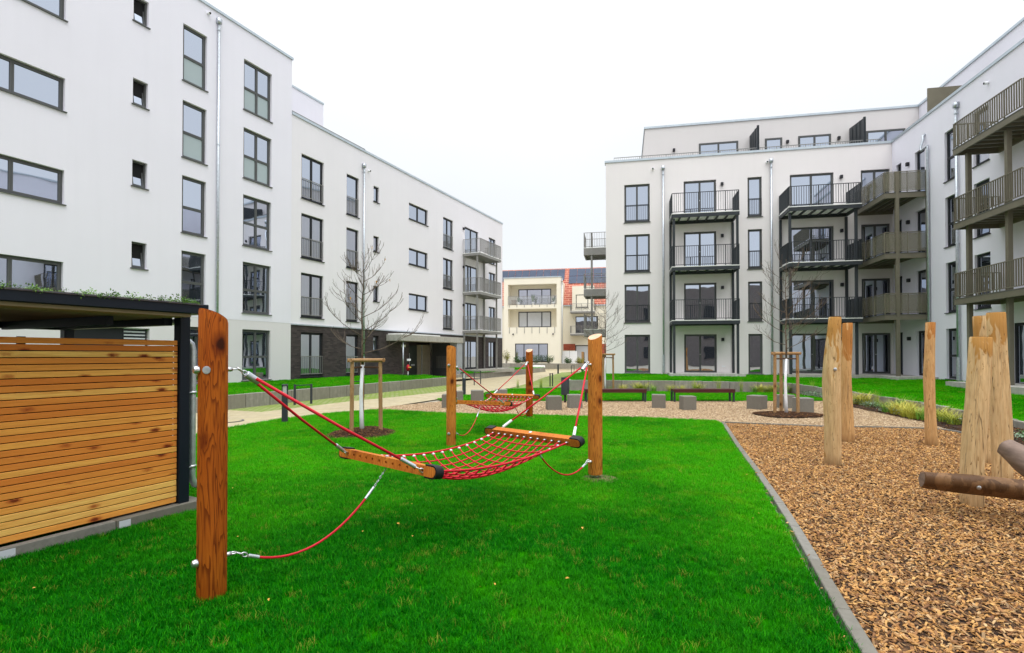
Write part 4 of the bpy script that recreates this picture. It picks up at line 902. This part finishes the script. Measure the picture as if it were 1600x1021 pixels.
def cpost(label, D, cpx, wpx, mat, bolts=(), seed=0, tilt=0):
    """cpx: (px, py) along the post's centre line from foot to head at depth D; wpx: widths in pixels."""
    pts = [at(px, py, D) for px, py in cpx]; ca = math.cos(math.atan((cpx[0][0]-800)/FPX)); rads = [w_/2*D/FPX*ca for w_ in wpx]; b = pts[0].copy(); b.z = min(b.z, gz(D))-.03
    pts[0].z = b.z; pts = [p-b for p in pts]
    if tilt: pts[-1].y += tilt
    t = thing('climbing_post', label, 'post', b, 0, 'peeled robinia posts on the wood chips')
    mb, top, bot = log_mesh(pts, rads, seed=seed)
    for o_, q in ((mb, 'shaft'),): sh = obj(q, mb, mat, t, smooth='auto')
    obj('cut_end', MB().add([(x, y, z+.002) for x, y, z in top.v], top.f), 'end_grain', sh)
    for px, py in bolts:
        p = at(px, py, D-.0)-b; k = min(range(len(pts)), key=lambda i: abs(pts[i].z-p.z)); p.y = pts[k].y-rads[k]*1.02; obj('bolt', MB().tube([p, p+Vector((0, -.012, 0)), p+Vector((0, -.02, 0))], [.026, .026, .01], 12), 'galvanised', t, smooth='auto')
    return t
cpost('thick weathered climbing post with a round bolt plate, tallest of the pair', 8.4, [(1302, 720), (1301, 660), (1299, 600), (1300, 560), (1304, 497)], [27, 27, 30, 29, 22], 'robinia', [(1297, 577)], 1)
cpost('slimmer orange tinged climbing post just behind the one with the bolt plate', 10.8, [(1326, 687), (1324, 640), (1322, 590), (1322, 560), (1324, 506)], [19, 18, 17, 18, 16], 'robinia_warm', (), 2)
cpost('lone crooked climbing post before the white side wing', 10.4, [(1455, 690), (1453, 640), (1451, 590), (1452, 560), (1454, 505)], [21, 19, 20, 19, 18], 'robinia_warm', (), 3)
cpost('short leaning climbing post that carries the low dark beam', 5.92, [(1519, 790), (1520, 730), (1525, 660), (1529, 600), (1533, 529)], [40, 40, 43, 42, 40], 'robinia', (), 4)
cpost('tall broad climbing post directly behind the leaning one', 7.2, [(1567, 748), (1566, 690), (1563, 620), (1559, 560), (1555, 490)], [36, 36, 33, 31, 30], 'robinia', (), 5)
cpost('climbing post mostly hidden behind the leaning and the broad posts', 8.5, [(1544, 718), (1544, 660), (1540, 600), (1536, 550), (1533, 495)], [24, 24, 25, 26, 27], 'robinia', (), 6)
def beam(label, pts, rads, mat, seed, bolt=None):
    b = Vector((pts[0].x, pts[0].y, pts[0].z-rads[0])); t = thing('climbing_beam', label, 'beam', b, 0, 'dark beams on the climbing posts')
    mb, top, bot = log_mesh([p-b for p in pts], rads, seed=seed, wob=.085); sh = obj('shaft', mb, mat, t, smooth='auto')
    obj('cut_end', MB().add(bot.v, bot.f), 'beam_grey', sh)
    if bolt: p = bolt-b; obj('bolt', MB().tube([p, p+Vector((0, -.014, 0)), p+Vector((0, -.024, 0))], [.022, .022, .009], 12), 'steel', t, smooth='auto')
    return t
beam('low dark brown beam bolted across the foot of the leaning post', [at(1440, 749, 5.72), at(1520, 757, 5.58), at(1610, 768, 5.42), at(1760, 790, 5.2)], [.088, .104, .096, .102], 'beam_wood', 11, at(1516, 758.5, 5.58)+Vector((0, -.097, 0)))
beam('greyish rounded beam end slanting down over the low beam', [at(1572, 698, 5.3), at(1600, 718, 5.1), at(1650, 755, 4.8), at(1780, 866, 4.3)], [.095, .125, .13, .13], 'beam_grey', 12)

# ------------------------------------------------------------------ street furniture
cubes = [((866, 640.5), .46, 5, 'grey stone cube before the litter bin, front one of the pair'), ((899, 637.5), .44, 4, 'grey stone cube right beside the litter bin pole'), ((1032, 637.5), .44, -14, 'grey stone cube between the two benches'), ((1078, 640.5), .42, 1, 'grey stone cube in front of the wide red bench'),
         ((1188, 639.5), .47, 40, 'grey stone cube turned cornerwise beside the staked tree'), ((1231, 638), .46, 12, 'grey stone cube behind the white tree trunk'), ((1261, 644.5), .47, -8, 'grey stone cube between the tree stake and the climbing posts'),
         ((745, 628.5), .47, 4, 'grey stone cube behind the near bar of the far hammock'), ((783, 626.5), .45, 2, 'grey stone cube hidden behind the far bar of the small hammock'), ((713, 630), .44, 3, 'grey stone cube partly behind the round topped larch post'), ((700, 637), .44, 3, 'grey stone cube peeking out beside the round topped larch post')]
cm_ = {}
for (px, py), s_, rot, lab in cubes:
    p = gpt(px, py)+Vector((0, s_/2, 0)); hgt = .42
    o = obj('stone_cube', MB().box(-s_/2, -s_/2, -.03, s_/2, s_/2, hgt, .012), 'concrete_cube', None, p, (0, 0, math.radians(rot))); tag(o, lab, 'stone seat', 'grey stone cubes on the gravel')
def bench(label, x0, x1, y):
    t = thing('bench', label, 'bench', ((x0+x1)/2, y, gz(y)), 0, 'red benches on the lawn'); L_ = x1-x0
    for i in range(4): obj('seat_slat', MB().box(-L_/2, -.2+i*.105, .40, L_/2, -.2+i*.105+.09, .46, .006), 'bench_red', t)
    obj('apron', MB().box(-L_/2, -.222, .33, L_/2, -.203, .462), 'bench_red', t)
    for s_ in (-1, 1):
        lg = MB(); x = s_*(L_/2-.04); lg.box(x-.03, -.2, -.02, x+.03, -.14, .40); lg.box(x-.03, .15, -.02, x+.03, .21, .40); lg.box(x-.03, -.14, .34, x+.03, .15, .395); obj('leg', lg, 'railing_anthracite', t)
bench('dark red bench partly hidden behind the larch post with pale top', 2.72, 4.98, 20.1); bench('dark red bench standing free in front of the slider door balcony', 5.98, 8.25, 20.1)
t = thing('litter_bin', 'dark grey cylindrical litter bin on a pole behind the stone cubes', 'bin', gpt(883, 628.5))
obj('pole', MB().cyl((0, 0, -.03), (0, 0, .3), .04), 'lamp_dark', t, smooth=True); obj('body', MB().tube([(0, 0, .26), (0, 0, .28), (0, 0, .86), (0, 0, .88)], [.13, .15, .15, .14], 18), 'railing_anthracite', t, smooth='auto'); obj('lid', MB().cyl((0, 0, .881), (0, 0, .905), .152, n=18), 'lamp_dark', t)
def lamp(label, P):
    t = thing('bollard_lamp', label, 'lamp', P, math.radians(15), 'bollard lamps along the path'); r = .068
    obj('column', MB().box(-r, -r, -.03, r, r, .72, .006), 'railing_anthracite', t); obj('light_glass', MB().box(-r+.02, -r+.02, .721, r-.02, r-.02, .94), 'glass_lamp', t)
    for x in (-1, 1):
        for y in (-1, 1): obj('upright', MB().box(x*(r-.008)-.007, y*(r-.008)-.007, .72, x*(r-.008)+.007, y*(r-.008)+.007, .945), 'railing_anthracite', t)
    obj('cap', MB().box(-r, -r, .945, r, r, .985, .005), 'railing_anthracite', t)
lamp('bollard lamp at the lawn corner beside the tall reddish post', gpt(445, 661)); lamp('bollard lamp behind the round topped larch post', gpt(725, 617.5))
def stand(label, a, b, h=.85):
    d = b-a; t = thing('bike_stand', label, 'bike stand', a, math.atan2(d.y, d.x), 'bike stands beside the path'); L_ = Vector((d.x, d.y)).length
    for x in (0, L_): obj('leg', MB().box(x-.035, -.02, -.05, x+.035, .02, h), 'railing_anthracite', t)
    obj('top_bar', MB().box(.035, -.012, h-.05, L_-.035, .012, h-.02), 'railing_anthracite', t)
stand('dark bike stand with a thin top bar beside the bollard lamp at the lawn', gpt(460.5, 632.5), gpt(486.3, 630.7), .70); stand('dark bike stand behind the staked tree on the lawn', gpt(548, 623.5), gpt(568, 621), .70)
stand('dark bike stand in front of the farther grey block wall', gpt(741, 602), gpt(751, 600), .78); stand('dark bike stand on the mossy paving before the bin', gpt(859.5, 604), gpt(863.3, 603.5), .72)
stand('far dark bike stand on the mossy paving near the low wall end', gpt(893, 587), gpt(897, 586), .85)
t = thing('bollard', 'single thin dark bollard on the far path near the yellow house', 'bollard', gpt(872, 584)); obj('shaft', MB().box(-.07, -.07, -.03, .07, .07, .8), 'railing_anthracite', t); obj('cap', MB().box(-.08, -.08, .801, .08, .08, .83), 'railing_anthracite', t)

# ------------------------------------------------------------------ young trees with stakes
def young_tree(label, P, zc, ztop, spread, seed, n_limb=20, leaves=0, lean=(.0, .0)):
    rnd = random.Random(seed); t = thing('young_tree', label, 'tree', P, 0, 'young bare trees tied to stakes')
    c0 = Vector((lean[0], lean[1], zc))
    obj('trunk_paint', MB().tube([(0, 0, -.03), (-.02, 0, zc*.3), (-.03+lean[0]*.5, 0, zc*.6), c0*1.0], [.050, .043, .038, .033], 10), 'trunk_white', t, smooth=True)
    lead = [c0+Vector((rnd.uniform(-.02, .02), rnd.uniform(-.02, .02), (ztop-zc)*k/7)) for k in range(8)]
    obj('trunk', MB().tube([c0-Vector((0, 0, .01))]+lead[1:], [.027-.022*k/7 for k in range(8)], 8), 'bark', t, smooth=True)
    tips = []
    for i in range(n_limb):
        f = .10+.8*i/n_limb; k = f*7; b0 = lead[int(k)].lerp(lead[min(7, int(k)+1)], k-int(k)); az = i*2.4+rnd.uniform(-.4, .4); ln = spread*(1.08-.5*f)*rnd.uniform(.8, 1.15); el = math.radians(8+36*f+rnd.uniform(-8, 8)); mb = MB()
        def grow(p, az, el, ln, r, lev):
            pts = [p]; seg = 6
            for s_ in range(seg):
                el2 = el+.10*s_+rnd.uniform(-.1, .1); az2 = az+rnd.uniform(-.16, .16)
                pts.append(pts[-1]+Vector((math.cos(az2)*math.cos(el2), math.sin(az2)*math.cos(el2), math.sin(el2)))*ln/seg)
            mb.tube(pts, [max(.0030, r*(1-.7*k_/seg)) for k_ in range(seg+1)], 5 if lev == 0 else 4)
            tips.append(pts[-1])
            if lev < 2:
                for q in range(5 if lev == 0 else 2):
                    j = rnd.randint(2, seg-1) if lev == 0 else rnd.randint(1, seg-1); grow(pts[j], az+rnd.choice((-1, 1))*rnd.uniform(.4, .95), el+rnd.uniform(-.1, .5), ln*rnd.uniform(.35, .6), r*.55, lev+1)
        grow(b0, az, el, ln, .0098*(1.15-.5*f), 0)
        obj('branch', mb, 'bark', t, smooth=True)
    for i in range(leaves):
        p = rnd.choice(tips); lf = MB().add([(0, 0, 0), (.02, .012, -.03), (0, 0, -.075), (-.02, .008, -.03)], [(0, 1, 2, 3)]); obj('leaf', lf, 'leaf_dry', t, p, (0, 0, rnd.uniform(0, 6)))
    return t
def stakes(label, P, zc, offs, bar_pairs):
    t = thing('tree_stakes', label, 'stakes', P, 0, 'wooden stake frames round the trees')
    tops = []
    for i, (x, y) in enumerate(offs):
        o = obj('stake', MB().tube([(x*1.04, y*1.04, -.05), (x*1.02, y, zc*.5), (x, y, zc-.04)], [.047, .044, .042], 12), 'stake_wood', t, smooth='auto'); tops.append(Vector((x, y, zc)))
    for a, b in bar_pairs:
        A_, B_ = tops[a], tops[b]; d = (B_-A_).normalized()*.10
        obj('crossbar', MB().tube([A_-d, B_+d], .042, 12), 'stake_wood', t, smooth='auto')
    for i, tp in enumerate(tops):
        obj('strap', MB().tube([tp+Vector((0, 0, -.16)), Vector((tp.x*.1, tp.y*.1, zc-.15))], .024, 6), 'jute', t)
    return t
T1P = gpt(566, 679); T2P = gpt(946, 612); T3P = gpt(1229, 649)
young_tree('bare young tree with white painted trunk on the hammock lawn', T1P, 1.52, 3.98, 1.02, 3, leaves=5)
stakes('three wooden stakes with crossbar round the tree on the hammock lawn', T1P, 1.62, [(-.16, -.22), (.36, .12), (-.12, .42)], [(0, 1), (1, 2), (2, 0)])
young_tree('bare young tree behind the larch post with pale top', T2P, 1.62, 4.4, 1.35, 9)
stakes('wooden stakes round the tree behind the larch post with pale top', T2P, 1.75, [(-.12, -.1), (.36, .0), (.05, .4)], [(0, 1), (1, 2), (2, 0)])
young_tree('bare young tree on the gravel before the stacked balconies', T3P, 1.62, 4.5, 1.15, 21)
stakes('three wooden stakes round the tree on the gravel', T3P, 1.78, [(-.30, .05), (.33, .02), (.06, .42)], [(0, 1), (1, 2), (2, 0)])

# ------------------------------------------------------------------ scattered ground cover
HID = {}
def protos(name, meshes):
    c = bpy.data.collections.new(name)
    for m in meshes: c.objects.link(bpy.data.objects.new(name, m))
    return c
def scatter(name, surf, coll, dens, scale, tilt, far=None, seed=1, lift=0.0):
    """dens per m2 near the camera; far = (y0, y1, dens_far, scale_far): density and size change with distance."""
    g = bpy.data.node_groups.new(name, 'GeometryNodeTree'); g.interface.new_socket('Geometry', in_out='INPUT', socket_type='NodeSocketGeometry'); g.interface.new_socket('Geometry', in_out='OUTPUT', socket_type='NodeSocketGeometry')
    N_ = g.nodes; i = N_.new('NodeGroupInput'); o = N_.new('NodeGroupOutput'); dp = N_.new('GeometryNodeDistributePointsOnFaces'); ip = N_.new('GeometryNodeInstanceOnPoints'); ci = N_.new('GeometryNodeCollectionInfo')
    ci.inputs['Collection'].default_value = coll; ci.inputs['Separate Children'].default_value = True; ci.inputs['Reset Children'].default_value = True; ip.inputs['Pick Instance'].default_value = True
    dp.inputs['Seed'].default_value = seed; K = g.links.new
    rr = N_.new('FunctionNodeRandomValue'); rr.data_type = 'FLOAT_VECTOR'; rr.inputs[0].default_value = (-tilt, -tilt, 0); rr.inputs[1].default_value = (tilt, tilt, 6.283)
    rs = N_.new('FunctionNodeRandomValue'); rs.data_type = 'FLOAT'; rs.inputs[2].default_value = scale[0]; rs.inputs[3].default_value = scale[1]
    K(i.outputs[0], dp.inputs['Mesh']); K(dp.outputs['Points'], ip.inputs['Points']); K(ci.outputs[0], ip.inputs['Instance']); K(rr.outputs[0], ip.inputs['Rotation']); K(ip.outputs[0], o.inputs[0])
    if far:
        ps_ = N_.new('GeometryNodeInputPosition'); sx = N_.new('ShaderNodeSeparateXYZ'); K(ps_.outputs[0], sx.inputs[0])
        m1 = N_.new('ShaderNodeMapRange'); m2 = N_.new('ShaderNodeMapRange')
        for m_, a, b in ((m1, dens, far[2]), (m2, 1.0, far[3])):
            K(sx.outputs['Y'], m_.inputs['Value']); m_.inputs['From Min'].default_value = far[0]; m_.inputs['From Max'].default_value = far[1]; m_.inputs['To Min'].default_value = a; m_.inputs['To Max'].default_value = b
        K(m1.outputs[0], dp.inputs['Density']); mm_ = N_.new('ShaderNodeMath'); mm_.operation = 'MULTIPLY'; K(rs.outputs[1], mm_.inputs[0]); K(m2.outputs[0], mm_.inputs[1]); K(mm_.outputs[0], ip.inputs['Scale'])
    else:
        dp.inputs['Density'].default_value = dens; K(rs.outputs[1], ip.inputs['Scale'])
    ob = link(name, surf.data, None, Vector(surf.location)+Vector((0, 0, lift)), surf.rotation_euler); md = ob.modifiers.new('scatter', 'NODES'); md.node_group = g
    return kind(ob, 'stuff')
def blade(mb, x, y, az, h, w_, bend, rnd):
    dx, dy = math.cos(az), math.sin(az); sx, sy = -dy*w_/2, dx*w_/2; vs = []
    for f, k in ((0, 1), (.45, .85), (.8, .5)): 
        q = bend*f*f; z = h*f*(1-.25*bend/h*f) if h else 0; vs += [(x+dx*q-sx*k, y+dy*q-sy*k, z), (x+dx*q+sx*k, y+dy*q+sy*k, z)]
    vs.append((x+dx*bend, y+dy*bend, h*(1-.22*min(1.5, bend/h))))
    mb.add(vs, [(0, 1, 3, 2), (2, 3, 5, 4), (4, 5, 6)])
def tuft(n, rad, h0, h1, w_, seed, mat, bend=(.1, .7)):
    rnd = random.Random(seed); mb = MB(); bl = []
    for _ in range(n):
        bl += [rnd.random()]*7; a = rnd.uniform(0, 6.28); r = rad*math.sqrt(rnd.random()); h = rnd.uniform(h0, h1); blade(mb, r*math.cos(a), r*math.sin(a), rnd.uniform(0, 6.28), h, w_*rnd.uniform(.7, 1.2), h*rnd.uniform(*bend), rnd)
    me = mb.mesh('tuft', mat); me.attributes.new('bl', 'FLOAT', 'POINT').data.foreach_set('value', bl); return me
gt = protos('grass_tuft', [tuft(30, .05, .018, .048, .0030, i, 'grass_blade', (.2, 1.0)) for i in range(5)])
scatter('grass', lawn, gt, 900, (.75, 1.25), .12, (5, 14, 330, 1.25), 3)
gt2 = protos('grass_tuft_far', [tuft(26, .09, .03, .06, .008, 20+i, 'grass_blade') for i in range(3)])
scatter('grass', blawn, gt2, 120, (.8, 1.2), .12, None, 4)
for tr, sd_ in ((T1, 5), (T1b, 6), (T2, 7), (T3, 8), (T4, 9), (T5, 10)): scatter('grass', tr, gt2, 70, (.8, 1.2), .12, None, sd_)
def chip(seed, lx, wy, th, mat):
    rnd = random.Random(seed); q = lambda a: a*rnd.uniform(.75, 1.15); x, y, z = q(lx)/2, q(wy)/2, q(th)/2; k = rnd.uniform(.3, .9)
    vs = [(-x, -y*k, -z), (x, -y, -z), (x*.9, y*k, -z), (-x*.85, y, -z), (-x, -y*k, z), (x, -y*.9, z*.5), (x*.9, y*k, z), (-x*.85, y, z)]
    return MB().add(vs, [(3, 2, 1, 0), (4, 5, 6, 7), (0, 1, 5, 4), (1, 2, 6, 5), (2, 3, 7, 6), (3, 0, 4, 7)]).mesh('chip', mat)
ck = protos('wood_chip', [chip(i, (.036, .055, .026, .075, .044)[i % 5], (.016, .020, .016, .015, .024)[i % 5], .006, 'chip_wood') for i in range(10)])
scatter('woodchips', chipbed, ck, 1900, (.5, 1.1), .62, (4, 12, 1000, 1.3), 11, .008)
lk = protos('leaf', [MB().add([(-.02, 0, 0), (0, -.012, .006), (.024, 0, .002), (0, .012, .01)], [(0, 1, 2, 3)]).mesh('leaf', 'leaf_dry')])
scatter('fallen_leaves', lawn, lk, .6, (.45, 1.0), .3, None, 31, .045)
sp_ = sheet('kerb_litter', [(1.84, 2.9), (2.24, 3.5), (2.80, 5.1), (3.6, 7.6), (5.5, 13.7), (5.36, 13.75), (3.36, 7.57), (2.57, 5.12), (2.02, 3.5)], .028, 'dark_void', k='stuff'); scatter('spilled_chips', sp_, ck, 26, (.5, .9), .2, None, 33); bpy.data.objects.remove(sp_)
mk = protos('mulch_chip', [chip(40+i, .045, .02, .008, 'chip_mulch') for i in range(6)])
gk = protos('gravel_chip', [chip(60+i, .035, .022, .01, 'chip_gravel') for i in range(6)])
gs = bpy.data.objects['gravel']; scatter('gravel_stones', gs, gk, 380, (.8, 1.4), .5, None, 12, .004)
def mound(P, rx, ry, h):
    mb = MB(); n, m = 28, 6; vs = [(0, 0, h)]
    for k in range(1, m+1):
        f = k/m
        for j in range(n):
            a = 2*math.pi*j/n; q = 1+.08*math.sin(3*a+P.x)+.05*math.sin(5*a); vs.append((rx*f*q*math.cos(a), ry*f*q*math.sin(a), h*(1-f*f)*(1+.1*math.sin(4*a+f*5))+.004))
    fs = [(0, 1+j, 1+(j+1) % n) for j in range(n)]+[(1+(k-1)*n+j, 1+k*n+j, 1+k*n+(j+1) % n, 1+(k-1)*n+(j+1) % n) for k in range(1, m) for j in range(n)]
    o = kind(obj('mulch_mound', mb.add(vs, fs), 'soil', None, P+Vector((0, 0, .01))), 'stuff'); scatter('mulch', o, mk, 1500, (.7, 1.3), .6, None, 15, .006)
mound(T1P+Vector((-.02, .1, 0)), .72, .85, .10); mound(T3P+Vector((.05, .05, 0)), .95, .75, .06); mound(T2P, .7, .6, .05)
for P_ in (P2, P4): kind(obj('soil_contact_shade', MB().tube([(0, 0, -.02), (0, 0, .018), (0, 0, .034)], [.30, .24, .05], 16), 'soil_light', None, P_+Vector((.06, -.02, 0)), smooth=True), 'stuff')  # bare soil round the feet, also standing in for their contact shadow
scatter('mulch', bed, mk, 260, (.8, 1.4), .5, None, 17, .006)
# plants in the bed and along the low wall
def clump(n, rad, h0, h1, mats, seed, w_=.008): return tuft(n, rad, h0, h1, w_, seed, mats, (.5, 1.3))
def gmat(name, a, b, c3):
    s = NT(name); oi = s.n('ShaderNodeObjectInfo'); z = s.n('ShaderNodeSeparateXYZ', {0: s.n('ShaderNodeTexCoord').outputs['Object']}).outputs['Z']
    c = s.mix(oi.outputs['Random'], a, b); c = s.mix(s.rng(z, .1, .35), c, c3); s.set(c, .55, 0, .3)
gmat('sedge', (.26, .36, .02), (.46, .42, .05), (.58, .50, .10)); gmat('sedge_green', (.10, .28, .02), (.18, .36, .03), (.36, .42, .06))
cl1 = [clump(150, .13, .22, .42, 'sedge', 70+i) for i in range(3)]; cl2 = [clump(110, .12, .22, .40, 'sedge_green', 80+i) for i in range(2)]; cl3 = [tuft(60, .08, .45, .85, .007, 90, 'sedge_green', (.1, .5))]
WH = ['beside the crooked climbing post', 'before the low wall', 'at the bed edge', 'behind the climbing posts', 'in front of the benches wall', 'under the low concrete wall']
spots = []
for px, py in ((1388, 645), (1402, 648), (1418, 652), (1430, 655), (1443, 657), (1464, 655), (1478, 660), (1490, 664), (1410, 641), (1425, 645), (1340, 632), (1352, 634)): spots.append((gpt(px, py), 0))
for px in (955, 975, 998, 1005, 1022, 1048, 1064, 1090, 1172, 1180, 1190, 1199, 1215, 1228, 1238): spots.append((Vector(((px-800)/FPX*25.0, 25.0-.0, -.1)), 1))
for k, (p, typ) in enumerate(spots):
    if typ: p.y = 25.85-.126*(p.x-2.79)-.25; p.x = p.x
    me = (cl1 if k % 4 else cl2)[k % 2]; o = link('ornamental_grass', me, None, (p.x, p.y, gz(p.y)), (0, 0, k*1.3)); o.scale = (random.uniform(1.0, 1.5),)*3
    tag(o, ('yellow green tufted sedge growing in the bed beside the climbing posts' if k % 4 else 'green tufted sedge growing in the bed beside the climbing posts') if not typ else ('low yellow sedge tuft along the concrete wall behind the benches' if k % 4 else 'low green sedge tuft along the concrete wall behind the benches'), 'grass plant', ('sedges in the bed' if k % 4 else 'green sedges in the bed') if not typ else ('sedges along the wall' if k % 4 else 'green sedges along the wall'))
for (px, py, sc_, lab) in ((845, 607, .9, 'upright wispy grass plant at the bench lawn kerb'), (809, 606, .75, 'small wispy grass plant beside the far larch post'), (1086, 604, 1.0, 'wispy grass plant at the wall above the wide bench'), (1125, 604, 1.0, 'wispy grass plant at the wall between bench and staked tree'), (1160, 604, .9, 'wispy grass plant at the wall near the staked tree'), (1270, 618, 1.0, 'wispy grass plant where the low wall turns'), (1370, 636, .8, 'upright grass plant among the silver leaves in the bed')):
    p = gpt(px, py) if px < 900 or px > 1260 else Vector(((px-800)/FPX*24.6, 24.75, -.1)); o = link('ornamental_grass', cl3[0], None, p, (0, 0, px)); o.scale = (sc_,)*3; tag(o, lab, 'grass plant')
lf_ = []
for i in range(3):
    rnd = random.Random(i+5); mb = MB()
    for _ in range(46):
        a = rnd.uniform(0, 6.28); r = .16*math.sqrt(rnd.random()); z = rnd.uniform(.03, .14); b = rnd.uniform(0, 6.28); L_ = rnd.uniform(.03, .06); dx, dy = math.cos(b)*L_, math.sin(b)*L_
        x, y = r*math.cos(a), r*math.sin(a); mb.add([(x, y, z), (x+dx*.5-dy*.35, y+dy*.5+dx*.35, z+.015), (x+dx, y+dy, z+rnd.uniform(-.02, .02)), (x+dx*.5+dy*.35, y+dy*.5-dx*.35, z+.012)], [(0, 1, 2, 3)])
    lf_.append(mb)
sv = protos('silver_leaf', [lf_[0].mesh('leaves', 'foliage_silver'), lf_[1].mesh('leaves', 'foliage_green'), lf_[2].mesh('leaves', 'foliage_silver')])
cov = sheet('ground_cover', [(11.3, 17.8), (11.9, 20.3), (12.2, 22.0), (12.1, 23.5), (12.6, 23.5), (12.65, 20), (12.1, 17.5), (11.1, 12.5), (10.9, 9.5), (9.7, 10), (10.1, 11.2), (10.5, 12.7), (10.9, 14), (11.2, 15.5)], .012, 'soil', k='stuff'); scatter('ground_cover', cov, sv, 5.5, (.8, 1.5), .15, None, 19)
t = thing('white_flower', 'small white flower head at the edge of the planting bed', 'flower', gpt(1498.5, 662)); obj('stem', MB().cyl((0, 0, 0), (0, 0, .12), .004, n=5), 'foliage_green', t)
ff = MB()
for k in range(14):
    a = k*2.4; r = .035*math.sqrt(k/14); ff.tube([(r*math.cos(a), r*math.sin(a), .11), (r*math.cos(a), r*math.sin(a), .125), (r*math.cos(a), r*math.sin(a), .14)], [.006, .016, .005], 6)
obj('bloom', ff, 'white_paint', t)
# planted roof of the shelter
rs_ = kind(obj('roof_soil', MB().quad((-5.95, -.36, 2.158), (.02, -.36, 2.158), (.02, 2.65, 2.158), (-5.95, 2.65, 2.158)), 'soil', None, H.location, H.rotation_euler), 'stuff')
sd1 = []
for i in range(4):
    rnd = random.Random(i+50); mb = MB()
    for _ in range(40):
        a = rnd.uniform(0, 6.28); r = .06*math.sqrt(rnd.random()); z = rnd.uniform(.0, .06); b = rnd.uniform(0, 6.28); L_ = rnd.uniform(.012, .026); dx, dy = math.cos(b)*L_, math.sin(b)*L_; x, y = r*math.cos(a), r*math.sin(a)
        mb.add([(x, y, z), (x+dx*.5-dy*.4, y+dy*.5+dx*.4, z+.008), (x+dx, y+dy, z+rnd.uniform(-.01, .02)), (x+dx*.5+dy*.4, y+dy*.5-dx*.4, z+.008)], [(0, 1, 2, 3)])
    sd1.append(mb.mesh('sedum', 'sedum_leaf' if 'sedum_leaf' in MATS else 'foliage_green'))
gmat('sedum_leaf', (.07, .20, .02), (.16, .30, .035), (.17, .30, .05))
for m in sd1: m.materials[0] = MATS['sedum_leaf']
st_ = protos('sedum_tuft', sd1+[tuft(8, .04, .02, .07, .003, 99+i, 'sedum_leaf') for i in range(3)]); scatter('roof_sedum', rs_, st_, 330, (.15, .55), .3, None, 21)
ed = kind(obj('roof_soil', MB().quad((-5.95, -.412, 2.142), (.0, -.412, 2.142), (.0, -.36, 2.163), (-5.95, -.36, 2.163)), 'soil', None, H.location, H.rotation_euler), 'stuff'); scatter('roof_sedum', ed, st_, 480, (.3, 1.05), .6, None, 22)
# planter and shrubs in front of the yellow house
pl = thing('planter_wall', 'long low grey planter wall in front of the yellow house', 'planter', FY.w(-1, 3.5, 0), FY.rz)
for i in range(11): obj('concrete_block', MB().box(i*1.3, 0, 0, i*1.3+1.28, .25, .62, .01), 'concrete_wall', pl)
tag(obj('planter_box', MB().box(0, 0, -.1, 2.1, .5, .42, .02).box(.08, .08, .4, 2.02, .42, .43), 'white_paint', None, FY.w(3.7, 5.2, 0), (0, 0, FY.rz)), 'long white planter box before the grey planter wall', 'planter')
def shrub(label, P, r, h, seed, mat):
    rnd = random.Random(seed); t = thing('shrub', label, 'shrub', P, 0, 'shrubs before the yellow house'); mb = MB(); sb = MB()
    for k in range(9):
        a = rnd.uniform(0, 6.28); q = Vector((math.cos(a)*r*rnd.uniform(.2, .9), math.sin(a)*r*rnd.uniform(.2, .9), h*rnd.uniform(.5, 1))); sb.tube([(0, 0, 0), q*.5+Vector((0, 0, h*.12)), q], [.018, .012, .005], 4)
        for _ in range(55):
            d = Vector((rnd.gauss(0, 1), rnd.gauss(0, 1), rnd.gauss(0, 1))).normalized()*r*.42*rnd.random()**.5; c = q*rnd.uniform(.55, 1.0)+d; b = rnd.uniform(0, 6.28); L_ = rnd.uniform(.08, .15); dx, dy = math.cos(b)*L_, math.sin(b)*L_; e = rnd.uniform(-.06, .06)
            mb.add([c, c+Vector((dx*.5-dy*.3, dy*.5+dx*.3, e+.03)), c+Vector((dx, dy, e)), c+Vector((dx*.5+dy*.3, dy*.5-dx*.3, .02))], [(0, 1, 2, 3)])
    obj('foliage', mb, mat, t); obj('stem', sb, 'bark', t)
shrub('yellowish loose shrub at the house corner', FY.w(.9, 2.6, .3), .6, 1.75, 1, 'foliage_yellow'); shrub('green shrub beside the yellowish one', FY.w(2.2, 2.6, .3), .75, 1.35, 2, 'foliage_green'); shrub('broad green shrub behind the far larch post', FY.w(4.4, 2.6, .3), .95, 1.3, 3, 'foliage_green')
shrub('green shrub before the yellow house downpipe', FY.w(5.9, 2.6, .3), .75, 1.15, 4, 'foliage_green'); shrub('small shrub before the white fence panels', FY.w(8.1, 2.4, .3), .65, .9, 5, 'foliage_green'); shrub('small light shrub beside the dark timber posts', FY.w(9.5, 2.4, .3), .6, 1.0, 6, 'foliage_yellow')
for i, (u, lab) in enumerate(((9.75, 'weathered timber gate post before the grey shutter'), (10.5, 'darker timber gate post behind the larch post'))):
    t = thing('timber_post', lab, 'post', FY.w(u, 1.5, .2), FY.rz); obj('shaft', MB().box(-.14, -.14, 0, .14, .14, 1.75, .015), 'stake_wood', t); obj('side_board', MB().box(.145, -.12, 0, .2, .12, 1.7), 'interior_dark', t)
